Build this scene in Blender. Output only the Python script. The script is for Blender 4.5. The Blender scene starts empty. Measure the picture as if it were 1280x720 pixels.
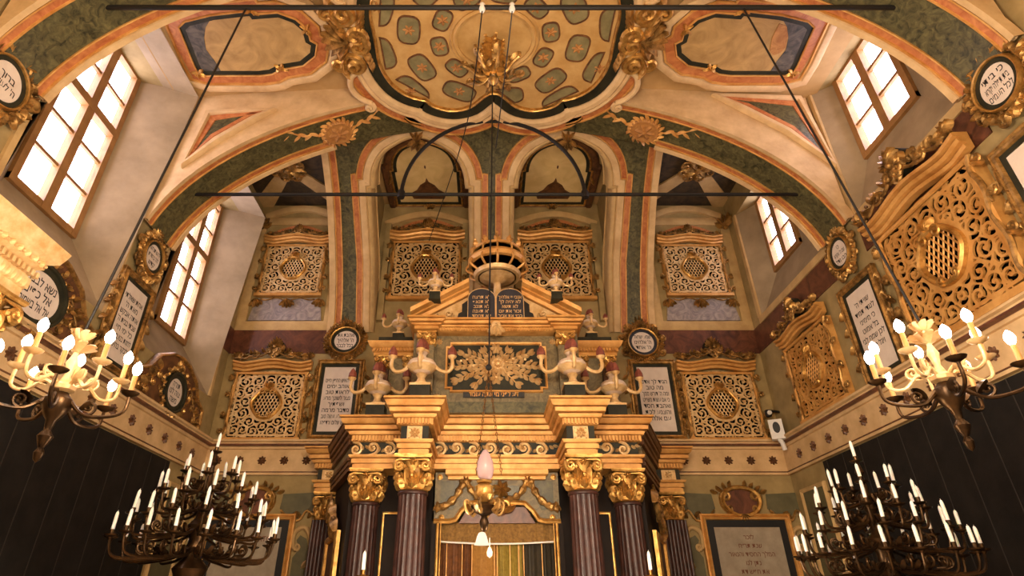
import bpy, math, random
from mathutils import Matrix, Vector
COL = bpy.context.scene.collection
SC = bpy.context.scene
PI = math.pi
XC = .12                      # axis of the vault and of the ark
XL, XR, YB, FL = -3.82, 4.08, 8.0, -1.55
XW = .13
AW = 3.95                     # half width of the hall

# ------------------------------------------------------------------ materials
def lin(c):
    return tuple((x / 12.92 if x <= .04045 else ((x + .055) / 1.055) ** 2.4) for x in c)
def rgb(r, g, b):
    return lin((r / 255., g / 255., b / 255.)) + (1.,)
def mat(name, c1, c2=None, scale=6., rough=.6, metal=0., bump=0., kind='noise', lo=.35, hi=.65, emit=0., spec=.5, dist=0., c3=None):
    m = bpy.data.materials.new(name); m.use_nodes = True
    nt = m.node_tree; N = nt.nodes; L = nt.links
    b = N['Principled BSDF']
    b.inputs['Base Color'].default_value = c1
    b.inputs['Roughness'].default_value = rough
    b.inputs['Metallic'].default_value = metal
    b.inputs['Specular IOR Level'].default_value = spec
    if c2 or bump:
        tc = N.new('ShaderNodeTexCoord')
        if kind == 'wave':
            t = N.new('ShaderNodeTexWave'); t.inputs['Distortion'].default_value = dist or 8.; t.inputs['Detail'].default_value = 4.
        elif kind == 'voronoi':
            t = N.new('ShaderNodeTexVoronoi')
        else:
            t = N.new('ShaderNodeTexNoise'); t.inputs['Detail'].default_value = 6.; t.inputs['Roughness'].default_value = .62
            if dist: t.inputs['Distortion'].default_value = dist
        t.inputs['Scale'].default_value = scale
        L.new(tc.outputs['Object'], t.inputs['Vector'])
        out = t.outputs['Distance'] if kind == 'voronoi' else t.outputs[0]
        if c2:
            r = N.new('ShaderNodeValToRGB')
            r.color_ramp.elements[0].position = lo; r.color_ramp.elements[1].position = hi
            r.color_ramp.elements[0].color = c1; r.color_ramp.elements[1].color = c2
            if c3:
                e = r.color_ramp.elements.new(min(.97, hi + .12)); e.color = c3
            L.new(out, r.inputs[0]); L.new(r.outputs[0], b.inputs['Base Color'])
        if bump:
            bp = N.new('ShaderNodeBump'); bp.inputs['Strength'].default_value = bump; bp.inputs['Distance'].default_value = .02
            L.new(out, bp.inputs['Height']); L.new(bp.outputs[0], b.inputs['Normal'])
    if emit:
        b.inputs['Emission Color'].default_value = c1; b.inputs['Emission Strength'].default_value = emit
    return m
M = {}
M['cream'] = mat('cream_plaster', rgb(184, 150, 98), rgb(206, 172, 116), 5, .75, bump=.05)
M['creamlight'] = mat('ivory_plaster', rgb(194, 158, 110), rgb(220, 186, 136), 4, .7, bump=.05)
M['wall'] = mat('olive_plaster', rgb(146, 124, 78), rgb(172, 148, 98), 4, .8, bump=.08)
M['reveal'] = mat('grey_plaster', rgb(148, 128, 98), rgb(172, 150, 118), 2.6, .85, bump=.2)
M['ceil'] = mat('ceiling_plaster', rgb(190, 154, 100), rgb(168, 132, 80), 2.5, .8)
M['green'] = mat('green_marble', rgb(32, 32, 18), rgb(112, 104, 66), 14, .4, dist=1.2, lo=.3, hi=.72)
M['greendark'] = mat('dark_green_paint', rgb(30, 31, 22), rgb(52, 50, 36), 6, .5, spec=.25)
M['salmon'] = mat('salmon_marble', rgb(158, 82, 42), rgb(206, 136, 80), 7, .45, dist=1.5, lo=.3, hi=.7)
M['salmonpale'] = mat('ochre_painting', rgb(150, 96, 44), rgb(190, 136, 72), 9, .7, dist=1.5, lo=.3, hi=.7)
M['redmarble'] = mat('violet_red_marble', rgb(66, 36, 26), rgb(124, 76, 52), 5, .4, dist=1.5, lo=.3, hi=.7)
M['bluemarble'] = mat('blue_grey_marble', rgb(118, 108, 112), rgb(180, 166, 156), 5, .4, dist=3., lo=.3, hi=.7)
M['gold'] = mat('gilding', rgb(160, 110, 46), rgb(228, 180, 102), 14, .36, .75, bump=.25, lo=.3, hi=.65)
M['golddark'] = mat('aged_gilding', rgb(84, 58, 28), rgb(206, 160, 92), 11, .38, .7, bump=.3, lo=.32, hi=.62)
M['goldpaint'] = mat('gold_ochre_paint', rgb(192, 132, 62), rgb(226, 172, 98), 6, .42, .3, bump=.06)
M['goldcream'] = mat('gilded_cream_carving', rgb(205, 160, 98), rgb(236, 204, 150), 10, .45, .25, bump=.15)
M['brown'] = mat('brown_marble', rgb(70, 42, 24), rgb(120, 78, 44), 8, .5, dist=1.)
M['column'] = mat('oxblood_column', rgb(44, 24, 20), rgb(76, 46, 38), 12, .4)
M['dark'] = mat('dark_wood', rgb(24, 16, 11), rgb(38, 27, 19), 4, .65, bump=.1, spec=.2)
M['board'] = mat('shade_toned_boarding', rgb(19, 16, 13), rgb(30, 26, 22), 5, .75, bump=.2, spec=.25)  # near-black tone includes the lack of light on the lower walls
M['seam'] = mat('pale_board_seam', rgb(42, 36, 29), None, rough=.8)
M['void'] = mat('recess_shade', rgb(12, 8, 5), None, rough=.95, spec=.05)  # flat near-black painted in for shade behind the lattice
M['black'] = mat('black_paint', rgb(20, 19, 20), None, rough=.5)
M['iron'] = mat('black_iron', rgb(26, 23, 21), None, rough=.5, metal=.3)
M['plaque'] = mat('pale_stone_plaque', rgb(214, 196, 180), rgb(226, 210, 194), 8, .6)
M['plaquegrey'] = mat('grey_stone_plaque', rgb(150, 136, 116), rgb(170, 156, 134), 8, .65)
M['ink'] = mat('black_lettering', rgb(24, 20, 18), None, rough=.7)
M['redink'] = mat('faded_red_lettering', rgb(112, 66, 44), None, rough=.7)
M['slate'] = mat('slate_blue_tablet', rgb(34, 36, 46), rgb(46, 48, 58), 9, .45)
M['brass'] = mat('dark_brass', rgb(96, 66, 30), rgb(150, 108, 52), 9, .3, .9, lo=.3, hi=.7)
M['bronze'] = mat('dark_bronze', rgb(42, 31, 22), rgb(96, 70, 42), 9, .35, .85, lo=.3, hi=.7)
M['wax'] = mat('white_wax', rgb(250, 244, 232), None, rough=.45)
M['wax'].node_tree.nodes['Principled BSDF'].inputs['Subsurface Weight'].default_value = .2
M['porcelain'] = mat('ivory_sleeve', rgb(214, 150, 84), None, rough=.4)
M['bulb'] = mat('lit_bulb', (1., .84, .72, 1.), None, emit=18.)
M['urn'] = mat('pinkish_marble', rgb(206, 176, 148), rgb(232, 208, 182), 8, .45, dist=2)
M['ember'] = mat('red_brown_finial', rgb(112, 52, 40), rgb(146, 80, 62), 14, .5)
M['winwood'] = mat('brown_window_wood', rgb(140, 98, 52), rgb(164, 120, 68), 7, .55)
M['skyblue'] = mat('faded_green_coffer', rgb(112, 102, 66), rgb(142, 130, 88), 6, .8)
M['coffer'] = mat('coffered_plaster', rgb(184, 140, 76), rgb(206, 166, 104), 4, .75)
M['fresco'] = mat('beige_fresco', rgb(150, 116, 66), rgb(196, 158, 98), 3, .8, dist=1.5, lo=.3, hi=.7)
M['frescosky'] = mat('sky_fresco', rgb(216, 184, 120), rgb(236, 206, 144), 3, .8, dist=1.)
M['slatefresco'] = mat('slate_fresco', rgb(44, 44, 44), rgb(104, 94, 80), 5, .7, dist=2.)
M['darkfresco'] = mat('olive_brown_fresco', rgb(42, 34, 22), rgb(80, 62, 38), 5, .7, dist=1.5)
M['clothgold'] = mat('gold_cloth', rgb(150, 104, 40), rgb(176, 128, 56), 30, .7)
M['clotholive'] = mat('olive_cloth', rgb(132, 112, 40), rgb(156, 134, 56), 30, .7)
M['clothbrown'] = mat('brown_cloth', rgb(92, 54, 26), rgb(124, 78, 38), 18, .7)
M['clothdark'] = mat('dark_green_cloth', rgb(38, 32, 18), rgb(54, 44, 26), 18, .7)
M['fringe'] = mat('ochre_valance', rgb(112, 80, 34), rgb(150, 112, 54), 40, .8, bump=.3)
M['white'] = mat('white_plastic', rgb(226, 222, 216), None, rough=.4)
M['door'] = mat('red_brown_door', rgb(72, 34, 18), rgb(96, 50, 26), 5, .5)
M['stone'] = mat('marble_floor', rgb(150, 130, 108), rgb(172, 152, 128), 2, .4)
M['greenpanel'] = mat('grey_green_panel', rgb(84, 80, 54), rgb(104, 98, 68), 5, .6)
M['ark'] = mat('veined_olive_marble', rgb(96, 84, 58), rgb(140, 122, 84), 12, .5, dist=2., kind='noise')
def glassmat(name, tint, gl=.12):
    m = bpy.data.materials.new(name); m.use_nodes = True
    nt = m.node_tree; N = nt.nodes; L = nt.links
    N.remove(N['Principled BSDF'])
    t = N.new('ShaderNodeBsdfTransparent'); g = N.new('ShaderNodeBsdfGlossy'); x = N.new('ShaderNodeMixShader')
    t.inputs[0].default_value = tint; g.inputs[1].default_value = .08; x.inputs[0].default_value = gl
    L.new(t.outputs[0], x.inputs[1]); L.new(g.outputs[0], x.inputs[2]); L.new(x.outputs[0], N['Material Output'].inputs[0])
    return m
M['glass'] = glassmat('window_glass', (.97, .95, .97, 1))
M['lampglass'] = mat('frosted_lamp_glass', rgb(226, 190, 190), None, rough=.25)
M['lampglass'].node_tree.nodes['Principled BSDF'].inputs['Transmission Weight'].default_value = .35

# ------------------------------------------------------------------ mesh helpers
class MB:
    def __init__(s): s.v = []; s.f = []
    def add(s, vs, fs, m=None):
        o = len(s.v)
        s.v += [tuple(m @ Vector(p)) for p in vs] if m is not None else [tuple(p) for p in vs]
        s.f += [tuple(i + o for i in f) for f in fs]
        return s
    def box(s, x0, x1, y0, y1, z0, z1, m=None):
        vs = [(x, y, z) for z in (z0, z1) for y in (y0, y1) for x in (x0, x1)]
        return s.add(vs, [(0, 2, 3, 1), (4, 5, 7, 6), (0, 1, 5, 4), (2, 6, 7, 3), (0, 4, 6, 2), (1, 3, 7, 5)], m)
    def loft(s, rings, closed=True, cap0=True, cap1=True, m=None):
        n = len(rings[0]); vs = [p for r in rings for p in r]; fs = []
        for i in range(len(rings) - 1):
            for j in range(n if closed else n - 1):
                k = (j + 1) % n
                fs.append((i * n + j, i * n + k, (i + 1) * n + k, (i + 1) * n + j))
        if closed and cap0: fs.append(tuple(range(n - 1, -1, -1)))
        if closed and cap1: fs.append(tuple(range((len(rings) - 1) * n, len(rings) * n)))
        return s.add(vs, fs, m)
    def tube(s, pts, rad, n=6, m=None, closed=False):
        P = [Vector(p) for p in pts]; N = len(P)
        R = rad if isinstance(rad, (list, tuple)) else [rad] * N
        t0 = (P[1] - P[0]).normalized()
        a = Vector((0, 0, 1)) if abs(t0.z) < .9 else Vector((1, 0, 0))
        u = t0.cross(a).normalized(); rings = []
        for i in range(N):
            t = (P[(i + 1) % N if closed else min(i + 1, N - 1)] - P[(i - 1) % N if closed else max(i - 1, 0)])
            if t.length < 1e-9: t = t0.copy()
            t.normalize(); u = (u - t * u.dot(t))
            if u.length < 1e-6: u = t.orthogonal()
            u.normalize(); w = t.cross(u)
            rings.append([tuple(P[i] + (u * math.cos(2 * PI * k / n) + w * math.sin(2 * PI * k / n)) * R[i]) for k in range(n)])
        if closed: rings.append(rings[0])
        return s.loft(rings, True, not closed, not closed, m)
    def lathe(s, prof, c=(0, 0, 0), n=16, m=None, mod=None, sy=1.):
        rings = []
        for r, z in prof:
            rr = max(r, 1e-4); ring = []
            for k in range(n):
                a = 2 * PI * k / n; q = rr * (mod(a) if mod else 1)
                ring.append((c[0] + q * math.cos(a), c[1] + sy * q * math.sin(a), c[2] + z))
            rings.append(ring)
        return s.loft(rings, True, True, True, m)
    def ball(s, c, r, n=8, m=None, sz=1.):
        k = max(4, n // 2 + 1)
        return s.lathe([(r * math.sin(PI * i / k), -r * sz * math.cos(PI * i / k)) for i in range(k + 1)], c, n, m)
    def plate(s, poly, w0, w1, m=None):          # 2D outline (ccw) extruded from w0 to w1
        return s.loft([[(x, y, w0) for x, y in poly], [(x, y, w1) for x, y in poly]], True, True, True, m)
    def frame(s, poly, prof, m=None, fn=None, closed=True):   # prof: (offset outwards, height)
        rings = []
        for d, h in prof:
            q = offset(poly, d, closed)
            rings.append([fn(x, y, h) if fn else (x, y, h) for x, y in q])
        return s.loft(rings, closed, False, False, m)
    def leaf(s, x, y, ang, L, W, h, w0=0., m=None, bend=0.):
        vs = []; fs = []; n = 5
        a = ang; px, py = x, y
        for i in range(n + 1):
            t = i / n
            wd = W * (.25 + .95 * math.sin(PI * min(1, t * 1.02)) ** .7) * .5 * (1 if i < n else .05)
            ww = w0 + h * math.sin(PI * (.15 + .75 * t))
            c, sn = math.cos(a), math.sin(a)
            vs += [(px - sn * wd, py + c * wd, w0 - .25 * h), (px, py, ww + h * .35), (px + sn * wd, py - c * wd, w0 - .25 * h)]
            px += c * L / n; py += sn * L / n; a += bend / n
        for i in range(n):
            for j in range(2):
                fs.append((i * 3 + j, i * 3 + j + 1, i * 3 + j + 4, i * 3 + j + 3))
        return s.add(vs, fs, m)
    def spiral(s, x, y, ang, R, flip=1, turns=1.35, r=.01, w=0., m=None, n=6, tail=0., end=.55):
        ca, sa = math.cos(ang), math.sin(ang)
        cx, cy = x - sa * R * flip, y + ca * R * flip
        st = math.atan2(y - cy, x - cx); k = int(12 * turns) + 2
        pts = []; rad = []
        if tail:
            for i in range(3):
                pts.append((x - ca * tail * (3 - i) / 3., y - sa * tail * (3 - i) / 3., w)); rad.append(r * (.35 + .2 * i))
        for i in range(k + 1):
            t = i / k; th = st + flip * turns * 2 * PI * t; q = R * (1 - .86 * t ** .85)
            pts.append((cx + q * math.cos(th), cy + q * math.sin(th), w + r * .8 * t)); rad.append(r * (1 - end * .5 * t) if i < k else r * 1.1)
        return s.tube(pts, rad, n, m)
    def build(s, name, material, parent=None, smooth=True, ang=35):
        me = bpy.data.meshes.new(name); me.from_pydata(s.v, [], s.f)
        me.materials.append(M[material] if isinstance(material, str) else material)
        me.validate(); me.update()
        if smooth:
            me.shade_smooth(); me.set_sharp_from_angle(angle=math.radians(ang))
        o = bpy.data.objects.new(name, me); COL.objects.link(o)
        if parent is not None: o.parent = parent
        return o

def offset(poly, d, closed=True):
    if not d: return list(poly)
    n = len(poly); out = []
    for i in range(n):
        if closed: a, b, c = poly[i - 1], poly[i], poly[(i + 1) % n]
        else: a, b, c = poly[max(0, i - 1)], poly[i], poly[min(n - 1, i + 1)]
        def nrm(p, q):
            dx, dy = q[0] - p[0], q[1] - p[1]; l = math.hypot(dx, dy)
            return (dy / l, -dx / l) if l > 1e-9 else None
        n1, n2 = nrm(a, b), nrm(b, c)
        n1 = n1 or n2 or (0, 0); n2 = n2 or n1
        mx, my = n1[0] + n2[0], n1[1] + n2[1]; q = max(mx * mx + my * my, .8)
        out.append((b[0] + 2 * d * mx / q, b[1] + 2 * d * my / q))
    return out
def rect(x0, y0, x1, y1): return [(x0, y0), (x1, y0), (x1, y1), (x0, y1)]
def ell(cx, cy, rx, ry, n=28): return [(cx + rx * math.cos(2 * PI * i / n), cy + ry * math.sin(2 * PI * i / n)) for i in range(n)]
def cat(pts, k=6, closed=False):                   # Catmull-Rom through points of any dimension
    n = len(pts); out = []
    for i in range(n if closed else n - 1):
        if closed: p = [pts[(i + j) % n] for j in (-1, 0, 1, 2)]
        else: p = [pts[max(0, i - 1)], pts[i], pts[i + 1], pts[min(n - 1, i + 2)]]
        for q in range(k):
            t = q / k
            out.append(tuple(.5 * (2 * b + (c - a) * t + (2 * a - 5 * b + 4 * c - d) * t * t + (3 * b - a - 3 * c + d) * t ** 3) for a, b, c, d in zip(*p)))
    if not closed: out.append(tuple(pts[-1]))
    return out
def ccw(poly):
    a = sum(p[0] * q[1] - q[0] * p[1] for p, q in zip(poly, poly[1:] + poly[:1]))
    return poly if a > 0 else poly[::-1]
def tag(o, label=None, category=None, group=None, kind=None):
    if label: o['label'] = label
    if category: o['category'] = category
    if group: o['group'] = group
    if kind: o['kind'] = kind
    return o
def thing(name, mtx, label, category, group=None, kind=None):
    o = bpy.data.objects.new(name, None); COL.objects.link(o); o.empty_display_size = .1
    o.matrix_world = mtx
    return tag(o, label, category, group, kind)
def dup(root, mtx, label=None, group=None):
    def rec(o, par):
        c = o.copy(); COL.objects.link(c)
        if par is not None: c.parent = par
        for ch in KIDS.get(o.name, []): rec(ch, c)
        return c
    KIDS = {}
    for o in COL.objects:
        if o.parent: KIDS.setdefault(o.parent.name, []).append(o)
    r = rec(root, None); r.matrix_world = mtx
    if label: r['label'] = label
    if group: r['group'] = group
    return r
def struct(name, mb, material, parent=None, smooth=True):
    o = mb.build(name, material, parent, smooth)
    if parent is None: o['kind'] = 'structure'
    return o
def basis(o, u, v, w, s=1.):
    m = Matrix.Identity(4)
    for i, a in enumerate((u, v, w)):
        for j in range(3): m[j][i] = a[j] * s
    for j in range(3): m[j][3] = o[j]
    return m
def onback(x, z, d=0., s=1.): return basis((x, YB - d, z), (1, 0, 0), (0, 0, 1), (0, -1, 0), s)
def onleft(y, z, d=0., s=1.): return basis((XL + d, y, z), (0, 1, 0), (0, 0, 1), (1, 0, 0), s)
def onright(y, z, d=0., s=1.): return basis((XR - d, y, z), (0, -1, 0), (0, 0, 1), (-1, 0, 0), s)
def onceil(x, y, z, s=1.): return basis((x, y, z), (1, 0, 0), (0, -1, 0), (0, 0, -1), s)
def at(x, y, z=0., s=1., rz=0.): return Matrix.Translation((x, y, z)) @ Matrix.Rotation(rz, 4, 'Z') @ Matrix.Scale(s, 4)

def lettering(lines, width, lead, size, hebrew=True, squeeze=.92):
    """flat lettering as one mesh centred on 0,0 in the u,v plane"""
    mb = MB(); n = len(lines)
    for i, t in enumerate(lines):
        c = bpy.data.curves.new('tmp', 'FONT'); c.body = t[::-1] if hebrew else t
        c.size = size; c.align_x = 'CENTER'; c.align_y = 'CENTER'; c.resolution_u = 2; c.offset = size * .012
        o = bpy.data.objects.new('tmp', c); COL.objects.link(o)
        bpy.context.view_layer.update()
        me = bpy.data.meshes.new_from_object(o.evaluated_get(bpy.context.evaluated_depsgraph_get()))
        if len(me.vertices):
            xs = [v.co.x for v in me.vertices]; w = max(xs) - min(xs); k = min(squeeze, width / max(w, 1e-6))
            cx = (max(xs) + min(xs)) / 2
            mb.add([((v.co.x - cx) * k, v.co.y + ((n - 1) / 2 - i) * lead, 0) for v in me.vertices], [tuple(p.vertices) for p in me.polygons])
        bpy.data.objects.remove(o); bpy.data.curves.remove(c); bpy.data.meshes.remove(me)
    return mb

# ------------------------------------------------------------------ carved ornament
def both(fn):                                    # draw once and once mirrored in u
    fn(1); fn(-1)
def mir(s): return Matrix.Scale(s, 4, (1, 0, 0)) if s < 0 else None
def rosette(mb, x, y, R, h, w=0., petals=8, m=None):
    for k in range(petals):
        mb.leaf(x, y, 2 * PI * k / petals, R, R * .55, h, w, m)
    mb.ball((x, y, w + h * .6), R * .26, 8, m)
def rocaille_ring(mb, rx, ry, n, size, seed, w=.02, top=True):
    rng = random.Random(seed); n = int(n * 1.5)
    for i in range(n):
        th = -PI / 2 + PI * (i + .5) / n
        a1, a2, a3, a4 = [rng.uniform(-.35, .35) for _ in range(4)]; z1 = rng.uniform(.75, 1.25); big = i % 3 == 1
        for s in (1, -1):
            m = mir(s); x, y = rx * math.cos(th), ry * math.sin(th)
            f = 1 if (i % 2) else -1; q = size * z1
            mb.spiral(x, y, th + PI / 2 * f + a1, q * (.34 if big else .22), -f, 1.35, q * (.085 if big else .06), w, m, 5, tail=q * .2)
            for k in range(3):
                mb.leaf(x * (.95 + .05 * k), y * (.95 + .05 * k), th + (.9 - .8 * k) * f + a2, q * (.62 - .1 * k), q * .2, q * .13, w * (1 + .3 * k), m, bend=(.9 - .6 * k) * f)
            if big:
                mb.spiral(x * 1.12, y * 1.12, th - PI / 2 * f + a3, q * .24, f, 1.3, q * .07, w, m, 5)
                mb.ball((x * 1.2, y * 1.2, w + q * .12), q * .085, 7, m)
    if top:
        for k in range(7):
            a = PI / 2 + (k - 3) * .33
            mb.leaf(0, ry * 1.0, a, size * 1.25 * (1 - .08 * abs(k - 3)), size * .22, size * .16, w)
        for s in (1, -1):
            mb.spiral(s * .02, ry * 1.1, PI / 2 - s * 1.3, size * .3, s, 1.4, size * .08, w * 1.5)
            mb.spiral(s * .02, -ry * 1.02, -PI / 2 + s * 1.1, size * .3, s, 1.3, size * .08, w)
def crest(mb, W, H, seed, y0=0., w=.03):
    """open-work crowning: shell in the middle, scrolls and leaves falling to both sides"""
    rng = random.Random(seed)
    for k in range(9):
        a = PI / 2 + (k - 4) * .34
        mb.leaf(0, y0 + H * .50, a, H * .42 * (1 - .07 * abs(k - 4)), H * .12, H * .09, w)
    mb.ball((0, y0 + H * .48, w + .02), H * .08, 8)
    for s in (1, -1):
        m = mir(s)
        mb.spiral(W * .02, y0 + H * .10, .7, H * .19, 1, 1.5, H * .05, w, m, tail=.03)
        mb.spiral(W * .05, y0 + H * .42, .2, H * .12, -1, 1.4, H * .04, w + .02, m, tail=.04)
        mb.spiral(W * .20, y0 + H * .10, PI - .6, H * .12, -1, 1.4, H * .04, w, m, tail=.04)
        mb.spiral(W * .24, y0 + H * .06, -.1, H * .11, 1, 1.4, H * .035, w, m, tail=W * .06)
        mb.spiral(W * .40, y0 + H * .02, PI - .9, H * .10, -1, 1.4, H * .035, w, m, tail=.05)
        mb.spiral(W * .42, y0 + H * .06, .3, H * .10, 1, 1.4, H * .035, w, m, tail=.05)
        mb.tube([(W * t, y0 + H * (.30 - .30 * (t / .5) ** .8 + .05 * math.sin(t * 30)), w) for t in [i * .05 for i in range(0, 11)]], [H * .04] * 11, 6, m)
        for i in range(15):
            x = W * (.04 + .031 * i); y = y0 + H * (.34 - .32 * (i / 15) ** .8)
            L = H * (.30 - .010 * i) * rng.uniform(.7, 1.15)
            mb.leaf(x, y, PI / 2 - .3 - rng.uniform(-.5, .8) - i * .05, L, L * .36, H * .07, w, m, bend=rng.uniform(-1.2, 1.2))
            if i % 4 == 2: mb.ball((x, y + H * .12, w + .01), H * .04, 6, m)
        for k in range(4): mb.leaf(W * .47, y0 + H * .08, .2 + .5 * k, H * .24, H * .09, H * .08, w, m, bend=.6)
def foliage_run(mb, x0, x1, y, h, r, n, w=.0):
    """frieze of running scrolls"""
    for i in range(n):
        f = 1 if i % 2 else -1; x = x0 + (x1 - x0) * (i + .5) / n; R = h * .36
        mb.spiral(x - R * 1.2, y - f * R * .9, 0, R, f, 1.5, r, w, None, 5, tail=R * .6)
        rosette(mb, x - R * 1.2, y + f * R * .1, R * .5, r * 1.2, w, 6)
        for k in range(3):
            mb.leaf(x - R * .4 + k * R * .5, y - f * R * .5, f * (1.2 - .5 * k), R * .8, R * .4, r * 1.2, w)

# ------------------------------------------------------------------ camera
F = 725.; XP = 607.; TILT = math.atan(408 / F); CT, ST = math.cos(TILT), math.sin(TILT)
cam = bpy.data.cameras.new('camera'); cam.lens = F / 1280 * 36; cam.sensor_width = 36; cam.shift_x = (640 - XP) / 1280
cam.clip_start = .05
co = bpy.data.objects.new('camera', cam); COL.objects.link(co); co.rotation_euler = (PI / 2 + TILT, 0, 0); SC.camera = co
def onz(x, y, z):                                 # where a sight line meets a level plane
    u, v = (x - XP) / F, (360 - y) / F; s = z / (ST + v * CT)
    return (u * s, (CT - v * ST) * s)
def ony(x, y, Y):
    u, v = (x - XP) / F, (360 - y) / F; s = Y / (CT - v * ST)
    return (u * s, (ST + v * CT) * s)

# ------------------------------------------------------------------ the hall: floor, walls, ceiling
Y0 = -3.2
struct('floor', MB().box(XL - .6, XR + .6, Y0 - .3, YB + .3, FL - .2, FL), 'stone')
struct('wall_back', MB().box(XL - .6, XR + .6, YB, YB + .3, FL, 7.2), 'wall')
struct('wall_front', MB().box(XL - .6, XR + .6, Y0 - .3, Y0, FL, 7.2), 'wall')
BAYS = [(3.52, 5.14), (5.86, 7.66)]
ZT = 5.68
def side_wall(name, x0, x1, zb):
    mb = MB(); ys = [Y0] + [q for b in BAYS for q in b] + [YB]
    for i in range(0, len(ys) - 1):
        op = i % 2 == 1
        if op:
            mb.box(x0, x1, ys[i], ys[i + 1], FL, zb); mb.box(x0, x1, ys[i], ys[i + 1], ZT, 7.2)
        else: mb.box(x0, x1, ys[i], ys[i + 1], FL, 7.2)
    return struct(name, mb, 'wall')
side_wall('wall_left', XL - .47, XL, 2.62)
side_wall('wall_right', XR, XR + .26, 3.78)

# ---- windows in splayed embrasures
wn = 0
def window(side, bay, zsill, zwin, zhead, dep, cy, hw):
    global wn; wn += 1
    y0, y1 = bay; wall = XL if side < 0 else XR; xw = wall + side * dep; xo = wall + side * .001
    wy0, wy1 = cy - hw, cy + hw
    root = bpy.data.objects.new('window_%d' % wn, None); COL.objects.link(root); root['kind'] = 'structure'
    mb = MB()                                     # lining of the embrasure
    xt = xo + (.24 if side < 0 else 0); zt = ZT - (.06 if side < 0 else 0)
    inner = [(xo, y0, zsill), (xo, y1, zsill), (xt, y1, zt), (xt, y0, zt)]
    outer = [(xw, wy0, zwin), (xw, wy1, zwin), (xw, wy1, zhead), (xw, wy0, zhead)]
    for i in range(4):
        j = (i + 1) % 4
        a, b, c, d = inner[i], inner[j], outer[j], outer[i]
        t = side * .0
        mb.add([a, b, c, d], [(0, 1, 2, 3) if side > 0 else (3, 2, 1, 0)])
    mb.build('window_reveal', 'reveal', root)
    mb = MB()
    fr = .075
    bars = [(wy0, wy0 + fr, zwin, zhead), (wy1 - fr, wy1, zwin, zhead), (wy0, wy1, zwin, zwin + fr), (wy0, wy1, zhead - fr, zhead), (cy - .055, cy + .055, zwin, zhead)]
    zs = [zwin + fr + i * ((.44 if side < 0 else .385)) for i in range(0, 7)]; zs = [z for z in zs if z < zhead - .1]; zs = [zwin] + zs[1:] + [zhead]
    tr = zs[3]
    for a, b, c, d in bars: e = .04 if (b - a) > .3 else .044; mb.box(xw - e, xw + e, a, b, c + (.002 if e > .041 else 0), d - (.002 if e > .041 else 0))
    mb.box(xw - .048, xw + .048, wy0, wy1, tr - .05, tr + .05)
    mb.build('window_frame', 'winwood', root)
    mt = MB()
    for z in zs[1:-1]:
        if z != tr: mt.box(xw - .02, xw + .02, wy0 + fr, wy1 - fr, z - .018, z + .018)
    mt.build('glazing_bar', 'winwood', root)
    MB().box(xw + .004, xw + .012, wy0 + fr, wy1 - fr, zwin + fr, zhead - fr).build('window_pane', 'glass', root)
    # masonry round the glazing closes the wall behind the lining
    mb = MB(); xa, xb = sorted((xw, xw + side * .045))
    mb.box(xa, xb, y0 - .1, wy0, zsill - .2, ZT + .3); mb.box(xa, xb, wy1, y1 + .1, zsill - .2, ZT + .3)
    mb.box(xa, xb, wy0, wy1, zsill - .2, zwin); mb.box(xa, xb, wy0, wy1, zhead, ZT + .3)
    mb.build('window_surround', 'reveal', root)
    L = bpy.data.lights.new('portal', 'AREA'); L.shape = 'RECTANGLE'; L.size = zhead - zwin; L.size_y = 2 * hw; L.cycles.is_portal = True
    lo = bpy.data.objects.new('portal', L); COL.objects.link(lo); lo.location = (xw + side * .06, cy, (zwin + zhead) / 2)
    lo.rotation_euler = (0, PI / 2 if side > 0 else -PI / 2, 0)
for i, cy in ((0, 4.36), (1, 6.83)):
    window(-1, BAYS[i], 2.62, 3.36 if i == 0 else 3.28, 5.72, .43, 4.46 if i == 0 else 7.07, .48 if i == 0 else .42)
    window(1, BAYS[i], 3.78, 4.46 if i == 0 else 4.40, 5.72, .22, 4.52 if i == 0 else 6.95, .46 if i == 0 else .40)

# ---- ceiling
def zc(x): return 5.66 + .22 * max(0, 1 - ((x - XC) / 3.9) ** 2)
mb = MB(); nx = 24; ring = []
xs = [XL - .05 + (XR - XL + .1) * i / nx for i in range(nx + 1)]
mb.loft([[(x, y, zc(x)) for x in xs] + [(x, y, zc(x) + .25) for x in xs[::-1]] for y in (Y0, 5.5)])
struct('ceiling', mb, 'ceil')
mb = MB().box(XL - .4, XR + .4, 5.5, YB, 6.16, 6.4)
struct('ceiling', mb, 'ceil')
mb = MB().box(XL - .5, XR + .5, Y0, YB + .3, 6.9, 7.0); struct('ceiling', mb, 'dark')   # roof deck above

# ---- frieze, marble band and mouldings round the hall
def moulding(name, prof, mat_, x0=XL, x1=XR, ya=-2.9):
    """profile (out, z) run along both side walls and the back wall"""
    mb = MB(); rings = []
    for o, z in prof: rings.append([(x0 + o, ya, z), (x0 + o, YB - o, z), (x1 - o, YB - o, z), (x1 - o, ya, z)])
    mb.loft(rings[::-1], False)
    return struct(name, mb, mat_)
moulding('trim_1', [(0, 1.62), (.05, 1.62), (.05, 1.66), (.035, 1.67), (.035, 1.96)], 'creamlight')
moulding('trim_2', [(.035, 1.955), (.06, 1.96), (.06, 1.985), (.10, 2.02), (.10, 2.04), (.13, 2.05), (.13, 2.075), (0, 2.08)], 'creamlight')
moulding('trim_3', [(.0, 1.648), (.056, 1.65), (.058, 1.662), (.04, 1.666)], 'brown')
moulding('trim_4', [(.06, 1.99), (.112, 2.0), (.112, 2.018), (.09, 2.02)], 'redmarble')
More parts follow.
